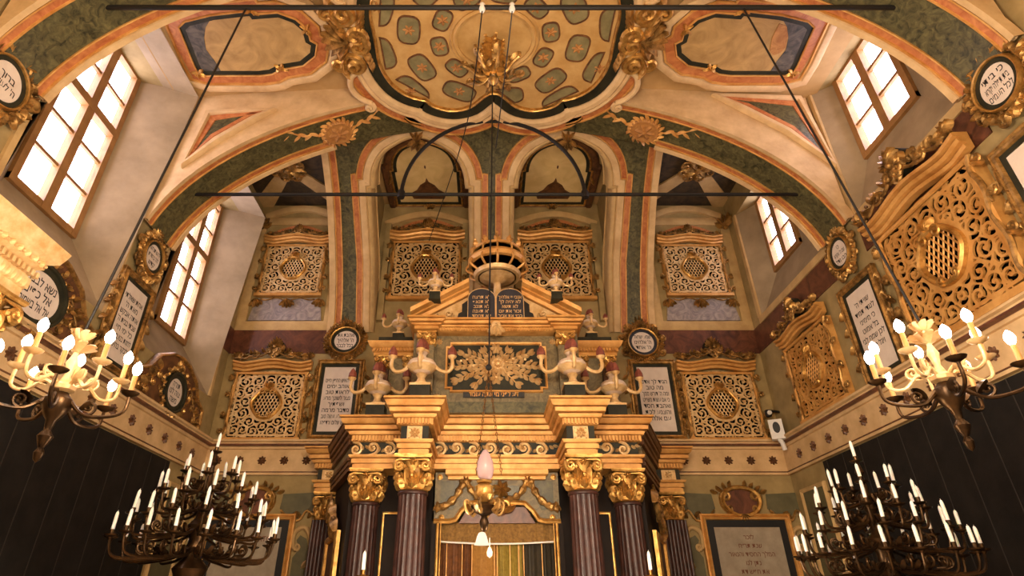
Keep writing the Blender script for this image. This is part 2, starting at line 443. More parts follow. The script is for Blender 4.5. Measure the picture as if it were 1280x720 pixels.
# violet marble band, back wall and right wall
mb = MB().box(XL, XC - 1.95 - .5, YB - .012, YB, 3.38, 3.76).box(XC + 1.95 + .5, XR, YB - .012, YB, 3.38, 3.76); struct('trim_5', mb, 'redmarble')
mb = MB().box(XR - .012, XR, 5.75, YB, 3.38, 3.76).box(XR - .012, XR, 3.45, 5.2, 3.38, 3.76); struct('trim_6', mb, 'redmarble')
mb = MB().box(XL, XL + .012, 7.68, YB, 3.38, 3.76); struct('trim_6', mb, 'redmarble')
def raised(x0, x1, z0, z1, w=.08, h=.03, mt='cream', name='trim_7', place=None):
    mb = MB(); r = rect(x0 + w, z0 + w, x1 - w, z1 - w)
    mb.frame(r, [(0, .0), (0, h * .6), (w * .3, h), (w * .8, h), (w, h * .5), (w, 0)])
    o = struct(name, mb, mt); o.matrix_world = place
    return o
# cream frame bands of the upper bays on the back wall and sills of the right windows
for s in (-1, 1):
    x0, x1 = (XL, XC - 2.45) if s < 0 else (XC + 2.45, XR)
    raised(x0 + (.0 if s < 0 else .0), x1, 3.76, 5.86, .15, .035, 'cream', 'trim_7', onback(0, 0))
for y0, y1 in BAYS:
    mb = MB().box(XR - .03, XR + .03, y0 - .06, y1 + .06, 3.74, 3.84).box(XR - .03, XR + .03, y1, y1 + .08, 3.84, ZT); struct('trim_8', mb, 'cream')
    mb = MB().box(XL - .03, XL + .03, y1, y1 + .06, 2.62, ZT).box(XL - .03, XL + .03, y0 - .06, y0, 2.62, ZT); struct('trim_8', mb, 'cream')
# boarding of the lower side walls, battened, its colour darkened for missing light
for s in (-1, 1):
    x = XL if s < 0 else XR
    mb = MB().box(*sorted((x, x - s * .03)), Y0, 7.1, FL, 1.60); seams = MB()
    for k in range(30):
        y = 7.0 - k * .34
        if y > Y0: seams.box(*sorted((x - s * .03, x - s * .034)), y, y + .008, FL, 1.60)
    so = struct('trim_22', seams, 'seam')
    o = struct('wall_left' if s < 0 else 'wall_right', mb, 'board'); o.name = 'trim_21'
    # panelled strip between boarding and corner
    mb = MB(); r = rect(7.25, .2, 7.75, 1.35) if s < 0 else rect(-7.75, .2, -7.25, 1.35)
    mb.plate(r, 0, .02); o = struct('trim_9', mb, 'greenpanel'); o.matrix_world = onleft(0, 0) if s < 0 else onright(0, 0)
    mb = MB().frame(r, [(0, 0), (0, .03), (.03, .045), (.05, .03), (.05, 0)]); o = struct('trim_10', mb, 'cream'); o.matrix_world = onleft(0, 0) if s < 0 else onright(0, 0)

# rosettes on the frieze (one thing each)
rmb = MB(); rosette(rmb, 0, 0, .062, .02, 0, 8); rproto = None
def fr_ros(mtx, label):
    global rproto
    if rproto is None:
        rproto = rmb.build('frieze_rosette', 'brown'); rproto.matrix_world = mtx
        tag(rproto, label, 'rosette', 'rosettes on the frieze')
    else:
        o = rproto.copy(); COL.objects.link(o); o.matrix_world = mtx; o['label'] = label
for k in range(13):
    y = 7.55 - .363 * k
    fr_ros(onleft(y, 1.81, .036), 'small dark gilt rosette on the cream frieze of the roundel wall')
    fr_ros(onright(y, 1.81, .036), 'small dark gilt rosette on the cream frieze below the screen wall')
for k in range(5):
    fr_ros(onback(-3.62 + .30 * k, 1.81, .036), 'small dark gilt rosette on the frieze beneath the pale psalm tablet side')
    fr_ros(onback(3.88 - .30 * k, 1.81, .036), 'small dark gilt rosette on the frieze near the security camera')

# ------------------------------------------------------------------ vault ribs
def ribbon(name, P, S, N, prof, mt, parent, closed_ends=False):
    """open cross-section (w sideways, h towards the room) run along P"""
    rings = [[tuple(p + s * w + n * h) for w, h in prof] for p, s, n in zip(P, S, N)]
    return MB().loft(rings, False).build(name, mt, parent)
def rib_parts(P, S, N, root, hw, edge=.06, sal=.09, edge_in=None, left=True, right=True, cream=True):
    """green centre, salmon strips, gilt beads, cream edges"""
    g = hw - edge - sal
    ribbon('marble_band', P, S, N, [(-g, .0), (-g, .012), (g, .012), (g, .0)], 'green', root)
    for sg in (-1, 1):
        if not (left if sg < 0 else right): continue
        q = [(sg * g, .0), (sg * g, .028), (sg * (g + .012), .03), (sg * (g + .018), .018)]
        ribbon('gilt_bead', P, S, N, q if sg < 0 else q[::-1], 'goldpaint', root)
        q = [(sg * (g + .018), .018), (sg * (g + sal - .018), .018)]
        ribbon('salmon_strip', P, S, N, q if sg < 0 else q[::-1], 'salmon', root)
        q = [(sg * (g + sal - .018), .018), (sg * (g + sal - .014), .034), (sg * (g + sal), .034), (sg * (g + sal), .02)]
        ribbon('gilt_bead', P, S, N, q if sg < 0 else q[::-1], 'goldpaint', root)
        if cream:
            q = [(sg * (g + sal), .02), (sg * (g + sal + .01), .045), (sg * hw, .05), (sg * hw, -.05)]
            ribbon('edge_moulding', P, S, N, q if sg < 0 else q[::-1], 'creamlight', root)
RA, RB, RZ = 3.95, 2.45, 3.38
def arch_rib(name, Y, hw, open_x=0):
    root = bpy.data.objects.new(name, None); COL.objects.link(root); root['kind'] = 'structure'
    K = 64; pts = [];
    for i in range(K + 1):
        th = PI * (.055 + .89 * i / K); pts.append((XW - RA * math.cos(th), RZ + RB * math.sin(th)))
    P = [Vector((x, Y, z)) for x, z in pts]; S = [Vector((0, 1, 0))] * len(P); N = []
    for i in range(len(P)):
        t = P[min(i + 1, K)] - P[max(0, i - 1)]; t.normalize(); N.append(Vector((t.z, 0, -t.x)))
    # body: wall above the arch up to the ceiling
    q = hw - .015; rings = [[(x, Y - q, z), (x, Y + q, z), (x, Y + q, 6.5), (x, Y - q, 6.5)] for x, z in pts]
    MB().loft(rings).build('arch_wall', 'creamlight', root)
    if open_x:
        a = [i for i in range(K + 1) if abs(P[i].x - XC) > open_x]
        lo = [i for i in a if P[i].x < XC]; hi = [i for i in a if P[i].x > XC]; mid = list(range(lo[-1], hi[0] + 1))
        for part, rgt in ((lo, True), (mid, False), (hi, True)):
            sub = lambda q: [q[i] for i in part]
            rib_parts(sub(P), sub(S), sub(N), root, hw, right=rgt)
        sub = lambda q: [q[i] for i in mid]
        ribbon('marble_band', sub(P), sub(S), sub(N), [(.1, .011), (hw + .01, .011)], 'green', root)
    else: rib_parts(P, S, N, root, hw)
    return root
arch_rib('trim_11', 5.5, .33, 2.0)
arch_rib('trim_12', 3.2, .33)

# ---- cove of the end bay, with its three ribs
CV = cat([(8.0, 3.72), (7.9, 4.1), (7.62, 4.58), (7.25, 5.02), (6.86, 5.40), (6.42, 5.68), (6.1, 5.82), (5.8, 5.90)], 8)
CL = [0.]
for a, b in zip(CV, CV[1:]): CL.append(CL[-1] + math.hypot(b[0] - a[0], b[1] - a[1]))
SMAX = CL[-1]
def cove(s):
    s = max(0, min(SMAX - 1e-6, s))
    for i in range(len(CL) - 1):
        if CL[i + 1] >= s: break
    t = (s - CL[i]) / (CL[i + 1] - CL[i]); a, b = CV[i], CV[i + 1]
    y, z = a[0] + (b[0] - a[0]) * t, a[1] + (b[1] - a[1]) * t
    a, b = CV[max(0, i - 1)], CV[min(len(CV) - 1, i + 2)]
    dy, dz = b[0] - a[0], b[1] - a[1]; l = math.hypot(dy, dz)
    return y, z, -dz / l, dy / l                 # normal towards the room: (-dz, dy)
def oncove(x, s, h=0.):
    y, z, ny, nz = cove(s); return (x, y + ny * h, z + nz * h)
RC = .09; RL, RR = -2.08, 2.26
def cove_rib(name, x0, x1, left, right, sg0=0., hw=.30):
    root = bpy.data.objects.new(name, None); COL.objects.link(root); root['kind'] = 'structure'
    ss = [sg0 + (SMAX - sg0) * i / 40 for i in range(41)]
    P = [Vector(oncove(x0 + (x1 - x0) * i / 40, s)) for i, s in enumerate(ss)]
    N = [Vector((0, cove(s)[2], cove(s)[3])) for s in ss]; S = [Vector((1, 0, 0))] * 41
    rib_parts(P, S, N, root, hw, edge=.10, sal=.10, left=left, right=right, cream=True)
    # wall of the rib running back to the end wall, both cheeks
    mb = MB()
    for sg in (-1, 1):
        pts = [oncove(x0 + (x1 - x0) * i / 40 + sg * (hw - .01), s, -.01) for i, s in enumerate(ss)]
        front = [(p[0], p[1], p[2]) for p in pts]; back = [(p[0], YB, max(p[2], 3.7)) for p in pts]
        mb.loft([front + [(front[-1][0], 5.83, 6.3)], back + [(back[-1][0], YB, 6.3)]], False)
    mb.build('rib_cheek', 'wall', root)
    return root
cove_rib('trim_13', RL - .02, RL + .05, True, False)
cove_rib('trim_14', RC, RC, False, False)
cove_rib('trim_15', RR + .02, RR - .05, False, True)

# ---- keyhole openings between the ribs
def keyhole(hw, s0, sa, st, step=.06, n=12, cusp=.10):
    """ogee-headed outline in (x, s), from bottom right up, over and down to bottom left"""
    pts = [(hw, s0), (hw, (s0 + sa) / 2), (hw, sa), (hw - step, sa + .01)]
    for i in range(1, n + 1):
        t = i / n; a = t * PI / 2
        x = (hw - step) * math.cos(a) ** .82 if i < n else 0.
        y = sa + .01 + (st - sa) * math.sin(a) ** .95 + cusp * max(0, t - .72) ** 1.3 * 4.
        pts.append((x, y))
    return pts + [(-x, y) for x, y in pts[-2::-1]]
def keyhole_bay(name, xc, xl, xr):
    root = bpy.data.objects.new(name, None); COL.objects.link(root); root['kind'] = 'structure'
    out = keyhole(.72, 0., 2.20, 2.90)
    fn = lambda x, s, h: oncove(xc + x, min(s, SMAX), h)
    def strip(nm, prof, mt): MB().frame(out, prof, None, fn, False).build(nm, mt, root)
    strip('keyhole_inner_moulding', [(-.02, -.30), (0, -.30), (0, .0), (.02, .035), (.05, .05), (.07, .035)], 'cream')
    strip('keyhole_moulding', [(.07, .03), (.08, .05), (.14, .055), (.17, .045), (.18, .02)], 'creamlight')
    strip('gilt_bead', [(.18, .02), (.182, .036), (.192, .036), (.20, .018)], 'goldpaint')
    strip('salmon_strip', [(.20, .018), (.265, .018)], 'salmon')
    strip('gilt_bead', [(.265, .018), (.267, .034), (.280, .034), (.285, .0)], 'goldpaint')
    q = offset(out, .28, False); n = len(q); outer = []
    for i, (x, s) in enumerate(q):
        if i < 4: o = (xr - xc, s)
        elif i > n - 5: o = (xl - xc, s)
        else:
            t = (i - 3) / (n - 7); o = ((xr - xc) + (xl - xr) * t, SMAX)
            if t < .22: o = (xr - xc, s + (SMAX - s) * min(1, t / .2))
            if t > .78: o = (xl - xc, s + (SMAX - s) * min(1, (1 - t) / .2))
        outer.append(o)
    MB().loft([[fn(x, s, .004) for x, s in q], [fn(x, (s + s2) / 2, .004) if False else fn((x + x2) / 2, (s + s2) / 2, .004) for (x, s), (x2, s2) in zip(q, outer)], [fn(x, s, .004) for x, s in outer]], False).build('spandrel_marble', 'green', root)
    # gilt ornament at the cusp
    mb = MB(); y, z, ny, nz = cove(2.86)
    mm = basis((xc, y, z), (1, 0, 0), (0, -nz, ny), (0, ny, nz))
    for k in range(5): mb.leaf(0, -.1, PI / 2 + (k - 2) * .5, .17, .07, .05, .05, mm)
    for k in range(3): mb.leaf(0, -.08, -PI / 2 + (k - 1) * .5, .2, .07, .05, .05, mm)
    for s in (1, -1): mb.spiral(s * .02, -.1, PI / 2 - s * 1.6, .06, s, 1.2, .016, .06, mm)
    mb.build('cusp_ornament', 'golddark', root)
    return root
KX = ((RL + RC) / 2 , (RR + RC) / 2)
keyhole_bay('trim_16', KX[0] + .03, RL, RC)
keyhole_bay('trim_17', KX[1] - .03, RC, RR)

# ---- painted panels on the ceilings of the two niches, framed
def niche_panel(xc, label):
    root = thing('painted_panel', onceil(xc, 7.22, 6.155), label, 'ceiling painting', 'painted panels over the keyhole niches')
    k = [(x, y) for x, y in keyhole(.54, -.74, .12, .72, .04, 12, .05)]
    k = ccw(k)
    MB().plate(k, 0, .02).build('painting', 'frescosky', root)
    MB().frame(k, [(-.05, .02), (-.05, .03), (0, .03)]).build('dark_border', 'greendark', root)
    MB().frame(k, [(0, .02), (.0, .05), (.015, .06), (.03, .05)]).build('gilt_fillet', 'gold', root)
    MB().frame(k, [(.03, .02), (.03, .05), (.06, .08), (.12, .08), (.15, .05), (.15, .0)]).build('brown_frame', 'brown', root)
    mb = MB()                                     # painted censer at the foot of the panel
    mb.plate([(-.26, -.60), (.26, -.60), (.30, -.46), (.18, -.36), (.12, -.24), (.03, -.16), (0, -.06), (-.03, -.16), (-.12, -.24), (-.18, -.36), (-.30, -.46)], .02, .024)
    mb.plate(ell(0, .2, .014, .04, 8), .02, .024)
    mb.build('painted_censer', 'brown', root)
    mb = MB()
    for s in (-1, 1): mb.leaf(s * .55, -.0, -PI / 2 + s * .4, .2, .08, .04, .06); mb.leaf(s * .56, -.55, PI / 2, .2, .08, .04, .06)
    for k2 in range(5): mb.leaf(0, -.80, PI / 2 + (k2 - 2) * .5, .12, .05, .04, .06)
    mb.build('gilt_leaf', 'golddark', root)
    return root
np1 = niche_panel(KX[0] + .04, 'framed keyhole ceiling painting of a censer nearer the pale psalm tablet')
dup(np1, onceil(KX[1] - .04, 7.22, 6.155), 'framed keyhole ceiling painting of a censer nearer the security camera')

# arched head mouldings over the screens in the end bay
def arch_head(x0, x1, z0, z1, w=.1):
    mb = MB(); n = 14; pts = [(x0 + (x1 - x0) * i / n, z0 + (z1 - z0) * math.sin(PI * i / n)) for i in range(n + 1)]
    mb.frame(pts[::-1], [(0, 0), (0, .05), (w * .4, .07), (w, .07), (w, 0)], None, None, False)
    o = struct('trim_18', mb, 'cream'); o.matrix_world = onback(0, 0)
for x in (KX[0] + .02, KX[1] - .02): arch_head(x - .68, x + .68, 5.66, 5.86)
for x in (-3.10, 3.38): arch_head(x - .7, x + .7, 5.74, 5.98)
for x in (KX[0] + .02, KX[1] - .02):
    for s in (-1, 1):
        mb = MB().box(x + s * .64 - .045, x + s * .64 + .045, YB - .09, YB, 3.9, 5.7); struct('trim_19', mb, 'wall')

# ---- painted webs of the two corner cells
def corner_cell(x0, x1):
    root = bpy.data.objects.new('trim_20', None); COL.objects.link(root); root['kind'] = 'structure'
    xa, xb = min(x0, x1), max(x0, x1); cx = (xa + xb) / 2
    MB().box(xa, xb, 5.8, YB, 6.13, 6.165).build('dark_web', 'darkfresco', root)
    mb = MB(); c = (cx, 7.0)
    for tx, ty in ((xa, YB), (xb, YB), (xa, 5.8), (xb, 5.8)):
        d = Vector((tx - c[0], ty - c[1], 0)); l = d.length; d.normalize(); n = Vector((-d.y, d.x, 0))
        r = []
        for q in (0., .3, l * .5, l):
            wd = .09 + .05 * q
            p = Vector((c[0], c[1], 6.13)) + d * q
            r.append([tuple(p - n * wd), tuple(p - n * wd + Vector((0, 0, -.03))), tuple(p + n * wd + Vector((0, 0, -.03))), tuple(p + n * wd)])
        mb.loft(r)
    mb.build('web_rib', 'cream', root)
    mb = MB(); mm = onceil(c[0], c[1], 6.10)
    rosette(mb, 0, 0, .26, .07, 0, 8, mm)
    for k in range(4):
        a = PI / 4 + k * PI / 2; mb.spiral(.2 * math.cos(a), .2 * math.sin(a), a, .09, 1, 1.3, .02, .03, mm, tail=.1); mb.spiral(.2 * math.cos(a), .2 * math.sin(a), a, .09, -1, 1.3, .02, .03, mm, tail=.1)
    for s in (-1, 1):                              # leafy corbel in the room corners
        for k in range(5): mb.leaf(c[0] + s * (xb - xa) * .46, YB - .05, 0, .01, .01, .01)
    mb.build('web_boss', 'golddark', root)
    mb = MB()
    for tx, ty in ((xa, YB), (xb, YB)):
        mm = basis((tx + (.06 if tx < cx else -.06), ty - .06, 5.62), (.7, -.7 if tx > cx else .7, 0), (0, 0, 1), (.7 if tx < cx else -.7, -.7, 0))
        for k in range(5): mb.leaf(0, 0, PI / 2 + (k - 2) * .42, .26, .1, .05, .05, mm)
        mb.ball((0, 0, .05), .05, 8, mm)
    mb.build('corbel_leaf', 'golddark', root)
corner_cell(XL, RL - .3); corner_cell(XR, RR + .3)

# ---- gilt sunburst rosettes where the ribs meet
def sunburst(mtx, label, proto=[]):
    if proto: return dup(proto[0], mtx, label)
    root = thing('sunburst_rosette', mtx, label, 'rosette', 'sunburst rosettes on the vault ribs'); proto.append(root)
    mb = MB()
    for k in range(20): mb.leaf(.15 * math.cos(k * PI / 10), .15 * math.sin(k * PI / 10), k * PI / 10 + .2, .09 + .03 * (k % 2), .045, .025, .02, bend=.8)
    mb.build('ray_rim', 'goldpaint', root)
    mb = MB(); mb.lathe([(.19, .0), (.195, .03), (.17, .05), (.14, .04), (.06, .06), (0, .065)], n=28)
    rosette(mb, 0, 0, .13, .02, .05, 6); mb.build('marble_boss', 'salmonpale', root)
    for s in (1, -1):
        mb = MB()
        for k in range(7):
            x = s * (.25 + .07 * k); y = .03 + .03 * k + .03 * math.sin(k * 2.)
            mb.leaf(x, y, PI / 2 - s * (.9 + (k % 2) * 1.2), .13, .05, .02, .02)
        mb.tube([(s * (.2 + .05 * k), .0 + .025 * k + .02 * math.sin(k), .02) for k in range(11)], .011, 5)
        mb.build('leaf_spray', 'goldpaint', root)
    return root
def archpt(x, Y=5.5):
    c = (XW - x) / RA; z = RZ + RB * math.sqrt(max(0, 1 - c * c))
    tx, tz = math.sqrt(max(1e-6, 1 - c * c)) * RA, RB * c
    l = math.hypot(tx, tz); n = Vector((tz / l, 0, -tx / l))
    return Vector((x, Y, z)), n
for x, lab in ((-1.92, 'sunburst rosette on the dark marble rib next to the eight-line tablet'), (2.08, 'sunburst rosette on the dark marble rib on the security camera side')):
    p, n = archpt(x, 5.56); u = Vector((-n.z, 0, n.x)); v = n.cross(u)
    sunburst(basis(p + n * .02, u, v, n), lab)

# ------------------------------------------------------------------ ceiling medallion (hangs just under the flat vault)
MZ = 5.62; MC = (.10, 4.30)
half = [(622, 326), (645, 330), (672, 348), (708, 376), (755, 389), (800, 386), (842, 373), (866, 354), (886, 350), (930, 337), (975, 310), (1012, 268), (1036, 220), (1046, 172)]
loc = [onz(400 + x / 2.88, y / 2.88, MZ) for x, y in half]
loc = [(x - MC[0], MC[1] - y) for x, y in loc]                # local: u = x, v towards the viewer
loc[0] = (0, loc[0][1])
loc = cat(loc, 3)
quarter = [(x, y) for x, y in loc]
qq = quarter + [(x, -y) for x, y in quarter[::-1]]
qq += [(-x, y) for x, y in qq[::-1]]
med = []
for p in qq:
    if not med or math.hypot(p[0] - med[-1][0], p[1] - med[-1][1]) > .01: med.append(p)
if math.hypot(med[0][0] - med[-1][0], med[0][1] - med[-1][1]) < .01: med.pop()
med = ccw(med)
R0 = thing('ceiling_medallion', onceil(MC[0], MC[1], MZ), 'large lobed ceiling medallion painted with green coffers around a central ring', 'ceiling medallion')
MB().plate(med, -.25, .0).build('coffered_field', 'coffer', R0)
MB().frame(med, [(0, .0), (0, .045), (.012, .055), (.028, .045)]).build('gilt_fillet', 'gold', R0)
MB().frame(med, [(.028, .03), (.16, .03)]).build('dark_border', 'greendark', R0)
MB().frame(med, [(.16, .02), (.16, .05), (.19, .08), (.24, .085), (.27, .06), (.30, .075), (.33, .05)]).build('plaster_moulding', 'creamlight', R0)
MB().frame(med, [(.33, .035), (.41, .035)]).build('salmon_strip', 'salmon', R0)
MB().frame(med, [(.41, .03), (.415, .05), (.435, .05), (.44, -.25)]).build('gilt_bead', 'goldpaint', R0)
# painted coffers: 3 rings of rounded hexagon-ish panels, each with frame line and star
def inside(p, poly):
    c = False
    for a, b in zip(poly, poly[1:] + poly[:1]):
        if (a[1] > p[1]) != (b[1] > p[1]) and p[0] < (b[0] - a[0]) * (p[1] - a[1]) / (b[1] - a[1]) + a[0]: c = not c
    return c
def coffers():
    for R, n, w, h, ph in ((.62, 10, .27, .17, 0.), (.94, 10, .40, .23, .5), (1.30, 12, .48, .30, 0.), (1.66, 14, .52, .32, .5)):
        for k in range(n):
            a = 2 * PI * (k + ph) / n + .17
            ca, sa = math.cos(a), math.sin(a)
            yield R * 1.02 * ca, R * .88 * sa, a, w * (.8 + .2 * abs(sa)), h
for cx, cy, a, w, h in coffers():
    ca, sa = math.cos(a), math.sin(a); pts = []
    for k in range(24):
        q = 2 * PI * k / 24; c, s_ = math.cos(q), math.sin(q); e = .62
        x = (abs(c) ** e) * (1 if c > 0 else -1) * w / 2; y = (abs(s_) ** e) * (1 if s_ > 0 else -1) * h / 2
        pts.append((cx - sa * x + ca * y, cy + ca * x + sa * y))
    pts = [p for p in pts if inside(p, offset(med, -.015))]
    if len(pts) < 7: continue
    pts = ccw(pts)
    o = MB().plate(pts, .0, .006).build('coffer', 'skyblue', R0)
    MB().frame(pts, [(-.002, .006), (0, .014), (.014, .014), (.018, .0)]).build('coffer_outline', 'brown', o)
    if inside((cx, cy), offset(med, -.03)):
        st = MB()
        for k in range(6): st.leaf(cx, cy, k * PI / 3 + a, .07, .028, .008, .008)
        st.build('coffer_star', 'salmonpale', o)
MB().frame(ell(0, 0, .42, .36, 40), [(0, 0), (.0, .03), (.03, .045), (.05, .02), (.07, .035), (.09, 0)]).build('ring_moulding', 'coffer', R0)
# gilt scroll clusters at the flanks of the medallion
for i, s in enumerate((-1, 1)):
    root = thing('scroll_cluster', onceil(MC[0] + s * 1.62, 4.30, MZ - .03) @ Matrix.Scale(-1 if s < 0 else 1, 4, (1, 0, 0)) if False else onceil(MC[0] + s * 1.60, 4.26, MZ - .04),
                 'gilt scroll cluster beside the ceiling medallion, on the %s' % ('roundel wall side' if s < 0 else 'screen wall side'), 'carved ornament', 'scroll clusters flanking the ceiling medallion')
    mm = Matrix.Scale(-1, 4, (1, 0, 0)) if s < 0 else Matrix.Identity(4)
    mb = MB()
    for v in (1, -1):
        m2 = mm @ Matrix.Scale(-1, 4, (0, 1, 0)) if v < 0 else mm
        mb.spiral(.0, .06, 2.6, .14, 1, 1.5, .045, .03, m2, tail=.2)
        mb.spiral(-.02, .22, 2.9, .12, -1, 1.4, .04, .04, m2, tail=.1)
        mb.spiral(.06, .20, .3, .11, 1, 1.4, .035, .03, m2, tail=.15)
        mb.spiral(.10, .36, 1.2, .10, -1, 1.4, .03, .03, m2, tail=.1)
        for k in range(6): mb.leaf(.02 + .03 * k, .06 + .06 * k, .3 + .3 * k, .2, .09, .05, .02, m2, bend=.5)
        for k in range(4): mb.leaf(-.05 - .03 * k, .08 + .06 * k, 2.6 - .2 * k, .17, .08, .05, .02, m2, bend=-.5)
    mb.build('carved_scroll', 'gold', root)
    mb = MB()
    for k in range(7): mb.leaf(.02, 0, (k - 3) * .34, .3, .09, .06, .03, mm)
    mb.build('shell', 'golddark', root)
    # inner volute of the plaster frame
    for v in (1, -1):
        mb = MB(); m2 = mm @ Matrix.Scale(-1, 4, (0, 1, 0)) if v < 0 else mm
        mb.tube(cat([(-.02, .42, .02), (.10, .52, .03), (.12, .68, .04), (.04, .82, .04), (-.08, .90, .04)], 5), .035, 8, m2)
        mb.spiral(-.08, .90, 2.7, .07, -1, 1.4, .03, .04, m2)
        mb.build('plaster_volute', 'creamlight', root)

# ------------------------------------------------------------------ scallop-ended painted panels over the windows
SZ = 5.72
o_px = [(118, 140), (122, 178), (160, 210), (232, 222), (262, 238), (300, 243), (480, 243), (505, 236), (520, 210), (575, 85), (555, 66), (470, 45), (340, 30), (330, 42), (250, 36), (190, 58), (150, 92), (140, 128)]
loc = [onz(800 + x / 2.667, y / 2.667, SZ) for x, y in o_px]
PX = sum(p[0] for p in loc) / len(loc); PY = sum(p[1] for p in loc) / len(loc)
pan = ccw([(x - PX, PY - y) for x, y in loc])
sl = [(430, 235), (452, 200), (484, 160), (492, 120), (488, 85), (475, 62), (470, 50), (560, 74), (568, 88), (512, 212), (500, 234)]
sl = ccw([(onz(800 + x / 2.667, y / 2.667, SZ)[0] - PX, PY - onz(800 + x / 2.667, y / 2.667, SZ)[1]) for x, y in sl])
def side_panel(s, label):
    root = thing('painted_panel', onceil(XC + s * (PX - XC), PY, SZ), label, 'ceiling painting', 'scalloped painted panels over the windows')
    f = (lambda q: ccw([(s * x, y) for x, y in q]))
    p = f(pan)
    MB().plate(p, 0, .03).build('painting', 'fresco', root)
    MB().plate(f(sl), .028, .034).build('dark_painted_corner', 'slatefresco', root)
    MB().frame(p, [(-.055, .03), (-.055, .036), (-.0, .036)]).build('dark_border', 'greendark', root)
    MB().frame(p, [(0, .03), (0, .05), (.012, .055), (.02, .04)]).build('gilt_fillet', 'goldpaint', root)
    MB().frame(p, [(.02, .035), (.12, .035)]).build('salmon_frame', 'salmon', root)
    MB().frame(p, [(.12, .03), (.125, .055), (.145, .055), (.15, .04)]).build('gilt_bead', 'goldpaint', root)
    MB().frame(p, [(.15, .03), (.17, .055), (.21, .065), (.25, .05), (.25, -.05)]).build('outer_moulding', 'creamlight', root)
    if s > 0:
        q = [(462, 72), (486, 80), (491, 110), (483, 150), (468, 168), (444, 178), (430, 165), (438, 120)]
        q = ccw([(onz(800 + x / 2.667, y / 2.667, SZ)[0] - PX, PY - onz(800 + x / 2.667, y / 2.667, SZ)[1]) for x, y in q])
        MB().plate(q, .028, .036).build('painted_vase', 'salmonpale', root)
    mm = mir(s)
    for (x, y) in [pan[i_] for i_ in (3, 7, 12, 16)]:
        mb = MB()
        for k in range(4): mb.leaf(x, y, k * 1.3 + x * 3, .09, .04, .02, .045, mm)
        mb.spiral(x, y, x * 5, .035, 1, 1.3, .01, .045, mm)
        mb.build('gilt_corner_leaf', 'gold', root)
side_panel(1, 'scalloped ceiling painting in a salmon frame over the small window above carved screens')
side_panel(-1, 'scalloped ceiling painting in a salmon frame over the tall nine-light window')

# marbled spandrels between rib, window reveal and ceiling
def spandrel(s, label):
    Y = 5.185
    tri = [(1040, 206), (997, 126), (895, 122), (930, 138), (985, 166)]
    if s < 0: tri = [(232, 206), (262, 144), (340, 140), (318, 150), (272, 176)]
    t = [ony(x, y, Y) for x, y in tri]; t = ccw([(x - XC, z) for x, z in t])
    root = thing('marbled_spandrel', basis((XC, Y, 0), (1, 0, 0), (0, 0, 1), (0, -1, 0)), label, 'spandrel panel', 'marbled spandrels beside the big windows')
    MB().plate(offset(t, -.02), 0, .02).build('marble_field', 'green', root)
    MB().frame(offset(t, -.06), [(-.06, .02), (-.055, .03), (0, .03), (.01, .045), (.02, .03)]).build('salmon_frame', 'salmon', root)
    MB().frame(t, [(-.04, .02), (-.02, .06), (.03, .06), (.05, .03), (.05, 0)]).build('outer_moulding', 'creamlight', root)
spandrel(1, 'triangular green marble spandrel beside the small window above carved screens')
spandrel(-1, 'triangular green marble spandrel beside the tall nine-light window')

# ------------------------------------------------------------------ pierced screens
def marching(nx, ny, x0, x1, y0, y1, f, t):
    mb = MB(); dx, dy = (x1 - x0) / nx, (y1 - y0) / ny
    V = [[f(x0 + i * dx, y0 + j * dy) for i in range(nx + 1)] for j in range(ny + 1)]
    for j in range(ny):
        for i in range(nx):
            c = [(i, j), (i + 1, j), (i + 1, j + 1), (i, j + 1)]; v = [V[b][a] for a, b in c]
            if max(v) <= 0: continue
            poly = []
            for k in range(4):
                a, b = k, (k + 1) % 4
                if v[a] > 0: poly.append((x0 + c[a][0] * dx, y0 + c[a][1] * dy, 0))
                if (v[a] > 0) != (v[b] > 0):
                    q = v[a] / (v[a] - v[b])
                    poly.append((x0 + (c[a][0] + q * (c[b][0] - c[a][0])) * dx, y0 + (c[a][1] + q * (c[b][1] - c[a][1])) * dy, 1))
            if len(poly) < 3: continue
            mb.add([(x, y, t) for x, y, _ in poly], [tuple(range(len(poly)))])
            for k in range(len(poly)):
                p, q = poly[k], poly[(k + 1) % len(poly)]
                if p[2] and q[2]: mb.add([(p[0], p[1], t), (q[0], q[1], t), (q[0], q[1], 0), (p[0], p[1], 0)], [(0, 3, 2, 1)])
    return mb
SPC = [(.0, .80, 1), (.17, .84, -1), (.36, .83, 1), (.41, .64, -1), (.27, .70, 1), (.42, .45, 1), (.31, .53, -1), (.44, .27, -1), (.32, .36, 1), (.20, .24, -1), (.40, .11, 1), (.27, .12, -1), (.13, .10, 1), (.0, .18, -1), (.08, .27, 1), (.17, .71, 1), (.05, .68, -1)]
def fret(x, y):
    ax = abs(x); b = None
    d = sorted(((ax - cx) ** 2 + (y - cy) ** 2, cx, cy, s) for cx, cy, s in SPC)
    r = math.sqrt(d[0][0]); r2 = math.sqrt(d[1][0]); _, cx, cy, s = d[0]
    th = math.atan2(y - cy, ax - cx)
    fr = (r / .052 - s * th / (2 * PI)) % 1.
    v = .0095 - abs(fr - .5) * .052            # solid scroll stroke
    v = max(v, .011 - r, .0065 - (r2 - r) * .5) # eyes and ribs between scrolls
    v = max(v, .0065 - abs(((th * 3.2 / (2 * PI) * (1 + r * 4) + cx * 7) % 1.) - .5) * .14)   # stems breaking the scroll holes into drops
    ro = math.hypot(x / .175, (y - .50) / .185)
    v = max(v, (.045 - abs(ro - 1.17) * .17))
    if ro < 1.1: v = -.01
    ed = min(.47 + .0 - ax, y - .035, .925 - y + .03 * math.cos(x * 7))
    v = max(v, .022 - ed) if ed > 0 else v
    return min(v, .5 - ax, y, .97 - y + .03 * math.cos(x * 7))
